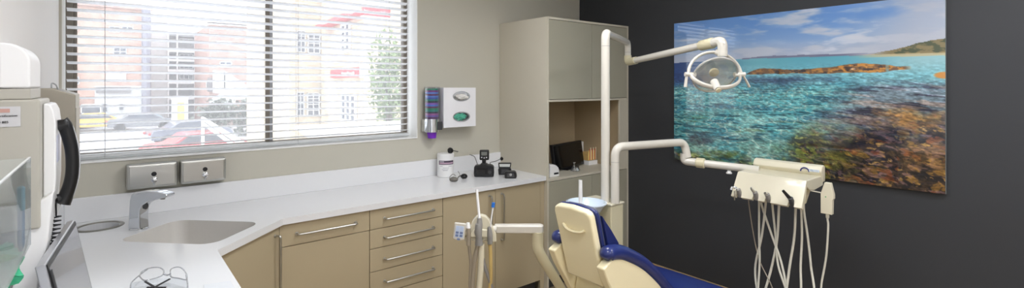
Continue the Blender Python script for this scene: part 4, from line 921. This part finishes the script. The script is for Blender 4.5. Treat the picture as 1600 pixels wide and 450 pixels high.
MB().box(1.95, 2.45, yc-.14, yc+.14, .04, .455).build('lift_column', M_cream2, ch, bevel=.02)
MB().box(1.85, 2.7, yc-.24, yc+.24, 0, .045).build('floor_plate', M_chs, ch, bevel=.015)

# ================================================================== ASSISTANT ARM AND HOLDER
A0 = at_d(772, 357, 2.4); A1 = at_d(838, 357, 2.4); A1.z = A0.z
aa = empty('assistant_arm', (1.85, 1.72, .4), 'ivory bent arm from the chair base carrying the suction holder', 'arm')
ea = (A1-A0).normalized(); na = Vector((ea.y, -ea.x, 0))
m = MB(); pts = []
hw = .024
for k_ in range(13):
    a = -math.pi/2+math.pi*k_/12; pts.append(((A1-A0).length+.012+.024*math.cos(a), .024*math.sin(a)))
poly = [(0, -.020)]+pts+[(0, .020)]
m.prism(poly, lambda u, v, ww: A0+ea*u+na*v+UP*ww, -.02, .02).build('horizontal_bar', M_ivory, aa, bevel=.008)
A2 = at_d(840, 372, 2.4); A3 = at_d(842, 392, 2.4); A4 = at_d(876, 450, 2.42); A5 = at_d(912, 520, 2.45)
MB().sweep(smooth_path([A1+ea*.008-UP*.015, A2, A3, A4.lerp(A3, .5)+Vector((0, 0, -.004)), A4, A5, Vector((1.98, 1.72, .15))], 8), [.029, .028, .026, .024, .023, .023, .023], 20).build('bent_tube', M_cream2, aa)
hc = at_d(750, 364, 2.36); KH = 2.36/761
ho = empty('suction_holder', (hc.x, hc.y, hc.z-.06), 'cream assistant holder carrying suction tubes in front of the cabinets', 'instrument holder')
def H_(u, v, w_=0): return hc+W_*(u*KH)-UP*(v*KH)+T_*w_
out = [(-24, 12), (-23, -2), (-18, -9), (-14, -13), (-11, -21), (-5, -27), (2, -29), (9, -27), (15, -21), (18, -13), (22, -8), (25, -1), (26, 13), (14, 14), (8, 10), (2, 14), (-6, 14), (-12, 10), (-16, 13)]
MB().prism(out, lambda u, v, ww: H_(u, v, ww), -.02, .014).build('holder_block', M_cream, ho, bevel=.006)
MB().prism([(-14, -2), (-9, -8), (14, -8), (20, -2), (20, 4), (-14, 4)], lambda u, v, ww: H_(u, v, ww), .0145, .03).build('holder_lip', M_cream, ho, bevel=.005)
MB().sweep([H_(26, -5, -.005), H_(12, -5, -.005)], .018, 14).build('arm_socket', M_ivory, ho)
# suction tubes
MB().sweep(smooth_path([H_(-5, -68, -.0), H_(-3, -48, .01), H_(-1, -30, .02), H_(0, -20, .03)]), [.0062]*24+[.0065], 14).build('white_suction_tip', M_white, ho)
MB().sweep([H_(0, -26, .03), H_(0, -18, .03), H_(-1, -16, .03), H_(-2, -4, .034), H_(-1, 2, .034), H_(-1, 15, .034)], [.011, .014, .018, .019, .015, .02], 16).build('suction_valve', M_mgrey, ho)
MB().sweep([H_(-18, -18, .02), H_(-18, -13, .022), H_(-17, -8, .026)], [.008, .011, .010], 14).build('syringe_cap', M_white, ho)
MB().sweep([H_(-17, -10, .026), H_(-17, 2, .028), H_(-17, 16, .026)], [.011, .010, .012], 14).build('syringe_body', M_hose2, ho)
MB().sweep(smooth_path([H_(17, -8, .026), H_(18, -24, .024), H_(21, -44, .02)]), .0035, 10).build('saliva_ejector', M_white, ho)
MB().sweep([H_(20.5, -42, .02), H_(21.5, -49, .02)], [.0085, .0075], 14).build('blue_tip', mat('bright_blue_tip', (45, 120, 215), .35), ho)
MB().sweep([H_(15, -12, .027), H_(16, 0, .03), H_(16, 14, .028)], [.009, .014, .012], 14).build('ejector_valve', M_mgrey, ho)
for pts_, r_, mm_ in (([(-17, 14), (-14, 45), (-15, 75), (-14, 120)], .0075, M_hose2), ([(-2, 14), (-8, 40), (-11, 70), (-12, 120)], .0115, M_hose2), ([(0, 14), (8, 50), (12, 62), (20, 88), (24, 120)], .0085, M_mgrey),
                      ([(16, 13), (17, 40), (17, 70), (14, 110)], .009, M_hose3), ([(3, 14), (2, 50), (-1, 90), (0, 120)], .015, M_cream)):
    P = [H_(a, b, .02) for a, b in pts_]; P += [Vector((P[-1].x+.02, P[-1].y, .3)), Vector((1.5, 1.72, .12)), Vector((1.8, 1.6, .09))]
    MB().sweep(smooth_path(P, 7), r_, 12).build('hose', mm_, ho)
# keypad
kc = at_d(718, 361.5, 2.32); tl2 = math.radians(-7)
ex = (W_*math.cos(tl2)+UP*math.sin(tl2)).normalized(); ey = (UP*math.cos(tl2)-W_*math.sin(tl2)).normalized(); ez = ex.cross(ey)
kp = empty('control_keypad', kc-ey*.04, 'white remote keypad with blue keys hanging left of the suction holder', 'keypad')
KP = 2.32/761
def kpr(poly, a, b): return MB().prism(poly, lambda u, v, ww: kc+ex*(u*KP)+ey*(v*KP)+ez*ww, a, b)
kpr([(-9, -12), (0, -14.5), (9, -12), (9.2, 13), (-9.2, 13)], -.012, .006).build('casing', M_ivory, kp, bevel=.004)
kpr([(-6.5, -9), (6.5, -9), (6.5, 9), (-6.5, 9)], .0062, .0068).build('key_panel', mat('pale_blue_panel', (200, 212, 230), .35), kp)
for sx in (-1, 1):
    for r_, c_ in ((-6, 0), (-1.5, 0), (3, 1), (7, 1)):
        kpr([(sx*3.2-2.3, r_-1.7), (sx*3.2+2.3, r_-1.7), (sx*3.2+2.3, r_+1.7), (sx*3.2-2.3, r_+1.7)], .007, .008).build('key', mat('slate_key' if c_ == 0 else 'light_blue_key', (112, 128, 168) if c_ == 0 else (190, 206, 232), .4), kp)
MB().lathe([(.006, 0), (.006, .001), (.001, .0012)], kc-ey*(11.6*KP)+ez*.006, ez, sx=1.4, sy=.8, xdir=ex, seg=18).build('logo_button', mat('slate_key', (112, 128, 168), .4), kp)
MB().sweep([kc+ex*.02-ez*.01-ey*.02, H_(-20, 6, -.01)], .006, 8).build('keypad_bracket', M_cream2, ho)

# ================================================================== OUTSIDE THE WINDOW
GZ = -2.05
def soil(o): return o
struct(MB().box(-90, 130, 3.9, 170, GZ-.3, GZ).build('ground', mat('wet_asphalt', (190, 190, 194), .5, var=.12, scale=1.2)))
M_bk1 = brick_mat('salmon_brick', (196, 140, 122), (206, 156, 136), (205, 198, 190))
M_bk2 = brick_mat('pink_brick', (186, 138, 124), (170, 126, 116), (200, 192, 186))
M_bk3 = brick_mat('cream_brick', (214, 196, 164), (204, 184, 156), (214, 208, 196))
M_bk3y = brick_mat('cream_brick_side', (214, 192, 160), (204, 180, 152), (214, 208, 196), axis='YZ')
M_con = mat('pale_concrete', (200, 202, 204), .8, var=.06, scale=.6)
M_glz = mat('dark_window_glass', (88, 94, 106), .15, var=.35, scale=1.5)
M_wf = mat('white_window_frame', (236, 238, 240), .5)
M_dk = mat('dark_cladding', (120, 118, 122), .7, var=.3, scale=2)
def bbox(name, p0, p1, Y, dep, m_, parent=None, ztop=None):
    a = at_y(*p0, Y); b = at_y(*p1, Y); z_top = max(a.z, b.z) if ztop is None else ztop
    return MB().box(a.x, b.x, Y, Y+dep, min(a.z, b.z), z_top).build(name, m_, parent, smooth=False)
def pane(p0, p1, Y, parent, cols=2, rows=2, m_=None):
    a = at_y(*p0, Y); b = at_y(*p1, Y); x0, x1 = sorted((a.x, b.x)); z0, z1 = sorted((a.z, b.z)); fw = (x1-x0)*.06
    g_ = MB(); g_.box(x0, x1, Y-.10, Y-.02, z0, z0+fw).box(x0, x1, Y-.10, Y-.02, z1-fw, z1).box(x0, x0+fw, Y-.1, Y-.02, z0, z1).box(x1-fw, x1, Y-.1, Y-.02, z0, z1)
    for i in range(1, cols): xx = x0+(x1-x0)*i/cols; g_.box(xx-fw*.4, xx+fw*.4, Y-.1, Y-.02, z0, z1)
    for i in range(1, rows): zz_ = z0+(z1-z0)*i/rows; g_.box(x0, x1, Y-.1, Y-.02, zz_-fw*.4, zz_+fw*.4)
    f_ = g_.build('window', M_wf, parent, smooth=False); MB().box(x0+fw*.5, x1-fw*.5, Y-.05, Y-.03, z0+fw*.5, z1-fw*.5).build('glass', m_ or M_glz, f_)
# left brick block
YL = 56; b1 = empty('brick_building', (at_y(170, 190, YL).x, YL, GZ), 'long salmon brick building at the far left through the blind', 'building')
a = at_y(60, 8, YL); b = at_y(234, 8, YL); zt1 = at_y(170, 12, YL).z
MB().box(a.x-8, b.x, YL, YL+12, GZ, zt1).build('wall', M_bk1, b1, smooth=False); MB().box(a.x-8, b.x+.2, YL-.3, YL+.2, zt1, zt1+.5).build('parapet', M_bk2, b1)
for p in (((108, 36), (122, 48)), ((170, 41), (188, 51)), ((190, 41), (208, 51)), ((177, 74), (198, 87)), ((105, 120), (124, 132))): pane(*p, YL, b1)
bbox('sign_panel', (166, 111), (197, 125), YL-.3, .25, mat('white_sign', (240, 242, 244), .5), b1)
bbox('ground_floor', (148, 134), (232, 200), YL-.5, .45, M_con, b1, None); 
for p in (((110, 150), (124, 158)), ((112, 165), (124, 176)), ((126, 163), (158, 177)), ((160, 162), (168, 176)), ((186, 162), (193, 172))): pane(*p, YL-.6, b1, 1, 1)
bbox('dark_opening', (150, 136), (205, 145), YL-.7, .15, M_dk, b1)
x_ = at_y(228, 100, YL).x; MB().cyl((x_, YL-.7, GZ), (x_, YL-.7, zt1), .35, seg=8).build('downpipe', mat('slate_pipe', (130, 130, 145), .5), b1)
# concrete block with balconies
YM = 62; b2 = empty('concrete_building', (at_y(275, 190, YM).x, YM, GZ), 'pale concrete building with stacked balcony frames in the middle distance', 'building')
bbox('wall', (234, 28), (262, 205), YM, 10, M_con, b2); bbox('wall', (262, 50), (328, 205), YM+1.5, 10, M_dk, b2)
for yy in (52, 78, 92, 108, 126, 150): bbox('balcony_slab', (262, yy), (328, yy+5), YM-.5, 2, M_wf, b2)
for xx in (262, 276, 304): bbox('post', (xx, 50), (xx+2.2, 205), YM-.6, .4, M_wf, b2)
for yy in (60, 84, 100, 116): pane((280, yy), (302, yy+8), YM+1.4, b2, 3, 1)
# right brick block with stair
YR = 50; b3 = empty('brick_building', (at_y(365, 190, YR).x, YR, GZ), 'pink brick building with a white outside staircase left of the mullion', 'building')
bbox('wall', (327, 38), (404, 205), YR, 10, M_bk2, b3); bbox('roof_edge', (325, 34), (405, 40), YR-.4, 1, M_dk, b3)
for p in (((343, 96), (362, 106)), ((388, 92), (400, 106)), ((330, 126), (340, 140)), ((322, 128), (330, 138))): pane(*p, YR, b3)
bbox('arched_door', (324, 122), (342, 143), YR-.15, .1, M_dk, b3); 
def strip(p, q, h, Y, name, m_, parent):
    A_, B_ = at_y(*p, Y), at_y(*q, Y); m = MB()
    return m.prism([(A_.x, A_.z), (B_.x, B_.z), (B_.x, B_.z-h), (A_.x, A_.z-h)], lambda u, v, ww: Vector((u, ww, v)), Y, Y+1.2).build(name, m_, parent, smooth=False)
strip((336, 110), (352, 112), 1.9, YR-2.2, 'stair_landing', M_wf, b3); strip((350, 110), (384, 132), 1.5, YR-2.2, 'stair_flight', M_wf, b3); strip((330, 158), (368, 134), 1.5, YR-3.6, 'stair_flight', M_wf, b3)
strip((366, 134), (386, 134), 1.2, YR-2.3, 'stair_landing', M_wf, b3)
# far brick behind the mullion
YS = 60; b4 = empty('brick_building', (at_y(440, 190, YS).x, YS, GZ), 'low brick building seen just right of the dark mullion', 'building')
bbox('wall', (404, 60), (424, 205), YS+2, 8, M_con, b4); bbox('wall', (410, 82), (456, 205), YS, 10, M_bk2, b4); pane((428, 100), (444, 112), YS, b4); bbox('canopy', (426, 170), (446, 176), YS-3, 3, mat('red_canopy', (214, 110, 110), .6), b4)
# street lamp
sl = at_y(406, 200, 40); t = empty('street_lamp', (sl.x, 40, GZ), 'slim white street lamp with a curved top outside', 'street lamp')
zt2 = at_y(406, 82, 40).z; MB().sweep(rounded([(sl.x, 40, GZ), (sl.x, 40, zt2), (sl.x-2, 40, zt2+.6)], 1.2), .09, 8).build('pole', M_wf, t); MB().box(sl.x-2.8, sl.x-1.9, 39.8, 40.2, zt2+.5, zt2+.7).build('lamp_head', M_wf, t)
# cream brick corner house with red signs
xe, yfz = 5.56, 13.5
b5 = empty('corner_house', (7, 15, GZ), 'cream brick corner house with red signboards at right of the view', 'building')
MB().box(xe, 10.5, yfz, 17.2, GZ, 8).build('wall', M_bk3, b5, smooth=False); MB().box(xe-.004, xe+.05, yfz-.004, 17.2, GZ, 8).build('side_wall', M_bk3y, b5, smooth=False)
YH = 17.3; a = at_y(452, 0, YH); MB().box(a.x, 10.5, YH, 24, GZ, 9).build('rear_wing', M_bk3, b5, smooth=False)
for p in (((463, 48), (476, 82)), ((480, 52), (499, 84)), ((463, 144), (474, 180)), ((479, 145), (498, 181))): pane(*p, YH, b5, 2, 4)
def side_pane(p0, p1, cols=2, rows=4):
    a = at_x(*p0, xe); b = at_x(*p1, xe); ya, yb = sorted((a.y, b.y)); za, zb_ = sorted((a.z, b.z)); fw = .06; g_ = MB()
    for q in range(cols+1): yy = ya+(yb-ya)*q/cols; g_.box(xe-.08, xe-.02, yy-fw/2, yy+fw/2, za, zb_)
    for q in range(rows+1): zz_ = za+(zb_-za)*q/rows; g_.box(xe-.079, xe-.021, ya, yb, zz_-fw/2, zz_+fw/2)
    f_ = g_.build('window', M_wf, b5, smooth=False); MB().box(xe-.04, xe-.006, ya, yb, za, zb_).build('glass', M_glz, f_)
side_pane((536, 40), (549, 80)); side_pane((536, 148), (558, 190), 3, 4)
def side_strip(pts, name, m_, dx=.1):
    P = [at_x(a, b, xe-.02) for a, b in pts]
    return MB().prism([(p.y, p.z) for p in P], lambda u, v, ww: Vector((ww, u, v)), xe-dx, xe-.006).build(name, m_, b5, smooth=False)
M_red = mat('red_signboard', (205, 62, 72), .5, var=.03)
sb = side_strip([(520, 110), (566, 104.5), (566, 120), (520, 122)], 'signboard', M_red); side_strip([(566, 104), (570, 103.5), (570, 121), (566, 121)], 'signboard_end', M_wf)
pS = at_x(543, 115, xe-.1)
R_L = basis((0, -1, 0), (0, 0, 1))
for i in range(7): MB().box(xe-.112, xe-.101, pS.y+.46-i*.15, pS.y+.37-i*.15-.02*(i % 2), pS.z-.045, pS.z+.03+.02*(i % 3 == 0)).build('sign_stroke', M_wf, sb)
side_strip([(508, 41), (568, 16), (568, 24), (508, 46)], 'roof_stripe', M_red, .35)
# upper sign on the street face
A_ = at_y(568, 8, yfz-.15); B_ = at_y(609, 28, yfz-.15)
sg = MB().box(A_.x, B_.x, yfz-.2, yfz-.02, B_.z, A_.z).build('signboard', M_red, b5); MB().box(A_.x-.05, B_.x+.05, yfz-.19, yfz-.02, A_.z, A_.z+.45).build('signboard_top', M_wf, b5)
MB().box(A_.x-.04, B_.x+.05, yfz-.19, yfz-.02, B_.z-.07, B_.z).build('signboard_end', M_wf, b5)
text('lettering', 'New possibilities', (B_.x-A_.x)*.148, ((A_.x+B_.x)/2, yfz-.205, B_.z+.12), R_A, M_wf, sg, .003)
MB().box(A_.x+.05, B_.x-.2, yfz-.2, yfz-.19, A_.z+.2, A_.z+.36).build('sign_print', M_dk, b5)
# low white canopy of the corner house
c0_ = at_d(500, 208, 7.5); c1_ = at_d(640, 205, 7.5)
t = empty('low_roof', c0_, 'low white metal roof just outside below the window at right', 'roof')
MB().prism([(2.2, 7.2), (6.2, 6.2), (6.2, 9.5), (2.6, 9.5)], lambda u, v, ww: Vector((u, v, ww)), .80, .86).build('roof_sheet', mat('pale_roof_metal', (214, 216, 218), .4), t)
for x_, y_ in ((2.4, 7.4), (6.0, 6.4), (6.0, 9.3), (2.8, 9.3)): MB().cyl((x_, y_, GZ), (x_, y_, .8), .05, seg=8).build('post', M_wf, t)
# trees and shrubs made of leaf blades
def foliage(name, c, rad, n_, size, m_, seed, parent):
    r = random.Random(seed); m = MB()
    for i in range(n_):
        while True:
            p = Vector((r.uniform(-1, 1), r.uniform(-1, 1), r.uniform(-1, 1)))
            if p.length < 1: break
        q = .75+.5*mnoise.noise(p*2.3+Vector((seed, 0, 0)))
        p = Vector((c[0]+p.x*rad[0]*q, c[1]+p.y*rad[1]*q, c[2]+p.z*rad[2]*q)); d1 = Vector((r.gauss(0, 1), r.gauss(0, 1), r.gauss(0, 1))).normalized()
        d2 = d1.cross(Vector((r.gauss(0, 1), r.gauss(0, 1), 1))).normalized(); s_ = size*r.uniform(.6, 1.3)
        v = [m.bm.verts.new(p+d1*s_), m.bm.verts.new(p+d2*s_*.45), m.bm.verts.new(p-d1*s_), m.bm.verts.new(p-d2*s_*.45)]; m.bm.faces.new(v)
    return m.build(name, m_, parent, smooth=False)
M_lf = mat('green_leaves', (120, 140, 92), .6, var=.35, scale=3); M_lf2 = mat('dark_leaves', (92, 100, 88), .6, var=.4, scale=2)
tc_ = at_d(606, 125, 11); t = empty('tree', (tc_.x, tc_.y, GZ), 'leafy green tree in front of the cream corner house', 'tree')
MB().sweep([(tc_.x, tc_.y, GZ), (tc_.x+.05, tc_.y, 0), (tc_.x, tc_.y, 1.6)], [.14, .11, .05], 8).build('trunk', mat('bark', (96, 84, 72), .9), t)
foliage('foliage', (tc_.x, tc_.y, tc_.z-.05), (.55, .6, 1.35), 1500, .07, M_lf, 5, t)
for px, py, d_, rr, lab, sd in ((340, 178, 39, (1.9, 1.4, 1.5), 'dark shrub beside the stair, the left one behind the parked cars', 3), (393, 186, 36, (1.6, 1.3, 2.0), 'dark shrub left of the mullion at the end of the car park', 4), (436, 160, 40, (1.6, 2, 4.2), 'tall slim green tree right of the mullion', 6)):
    p = at_d(px, py, d_); t = empty('shrub', (p.x, p.y, GZ), lab, 'shrub'); foliage('foliage', (p.x, p.y, p.z), rr, 1300, .17 if sd != 6 else .24, M_lf2 if sd != 6 else M_lf, sd, t)
    MB().cyl((p.x, p.y, GZ), (p.x, p.y, p.z), .08, seg=8).build('stem', mat('bark', (96, 84, 72), .9), t)
# cars
def car(px, d, py_roof, col_name, col, label, ang):
    p = at_d(px, 200, d); o_ = Vector((p.x, p.y, GZ)); R_ = Matrix.Rotation(ang, 4, 'Z'); f = lambda u, v, ww: o_+(R_ @ Vector((u, ww, v)))
    t = empty('car', o_, label, 'car', None); mb = mat(col_name, col, .2, .1, .03, coat=.6)
    prof = [(-2.2, .35), (-2.25, .7), (-2.1, .95), (-1.35, 1.02), (-.75, 1.42), (.55, 1.45), (1.35, 1.0), (2.05, .88), (2.25, .6), (2.2, .32)]
    MB().prism(prof, f, -.85, .85).build('bodywork', mb, t, bevel=.06)
    gl_ = [(-1.15, 1.02), (-.7, 1.36), (.5, 1.38), (1.1, 1.02)]
    m = MB(); m.prism(gl_, f, -.87, -.86); m.prism(gl_, f, .86, .87); m.build('side_glass', M_glz, t)
    m = MB(); m.prism([(1.30, 1.03), (.62, 1.42), (.60, 1.47), (1.36, 1.06)], f, -.72, .72).build('windscreen', mat('pale_windscreen', (150, 175, 190), .15), t)
    for u in (-1.4, 1.4):
        for v in (-.8, .8): 
            c_ = f(u, .33, v); MB().cyl(c_+(R_ @ Vector((0, -.1, 0))), c_+(R_ @ Vector((0, .1, 0))), .33, seg=20).build('wheel', M_rubber, t)
    for v in (-.6, .6): c_ = f(-2.24, .75, v); MB().ball(c_, .09, 1, 1.6, 1).build('tail_lamp', mat('tail_red', (190, 70, 70), .3), t)
A_c = math.radians(10)
car(297, 31, 190, 'slate_car_paint', (112, 118, 134), 'grey car parked outside, its roof just above the red one', A_c)
car(314, 23.5, 208, 'red_car_paint', (196, 80, 92), 'red car parked nearest below the window', A_c)
car(150, 39.5, 175, 'yellow_car_paint', (232, 190, 90), 'small yellow car in front of the far brick building', 0)
car(84, 40, 175, 'dark_car_paint', (110, 105, 108), 'dark car parked left of the yellow car', 0)
car(222, 40, 175, 'charcoal_car_paint', (120, 122, 128), 'charcoal car parked right of the yellow car', 0)
p = at_y(281, 195, 42); t = empty('parking_sign', (p.x, 42, GZ), 'white and yellow sign board standing behind the parked cars', 'sign')
a, b = at_y(268, 152, 42), at_y(294, 190, 42); MB().box(a.x, b.x, 42, 42.1, b.z, a.z).build('board', M_wf, t); a, b = at_y(277, 160, 42), at_y(288, 188, 42); MB().box(a.x, b.x, 41.95, 42, b.z, a.z).build('yellow_panel', mat('yellow_panel', (226, 196, 110), .5), t); MB().box(a.x, a.x+.1, 42.02, 42.08, GZ, b.z).build('post', M_wf, t)
# sloping white handrail
r0, r1 = at_d(317, 185, 14), at_d(384, 228, 9)
t = empty('handrail', (r0.x, r0.y, GZ), 'white sloping handrail outside running down past the parked cars', 'handrail')
MB().sweep([r0, r1], .05, 8).build('top_rail', M_wf, t); MB().sweep([r0-UP*.14, r1-UP*.14], .04, 8).build('lower_rail', M_wf, t)
for q in (r0, r1): MB().cyl((q.x, q.y, GZ), q, .04, seg=8).build('post', M_wf, t)
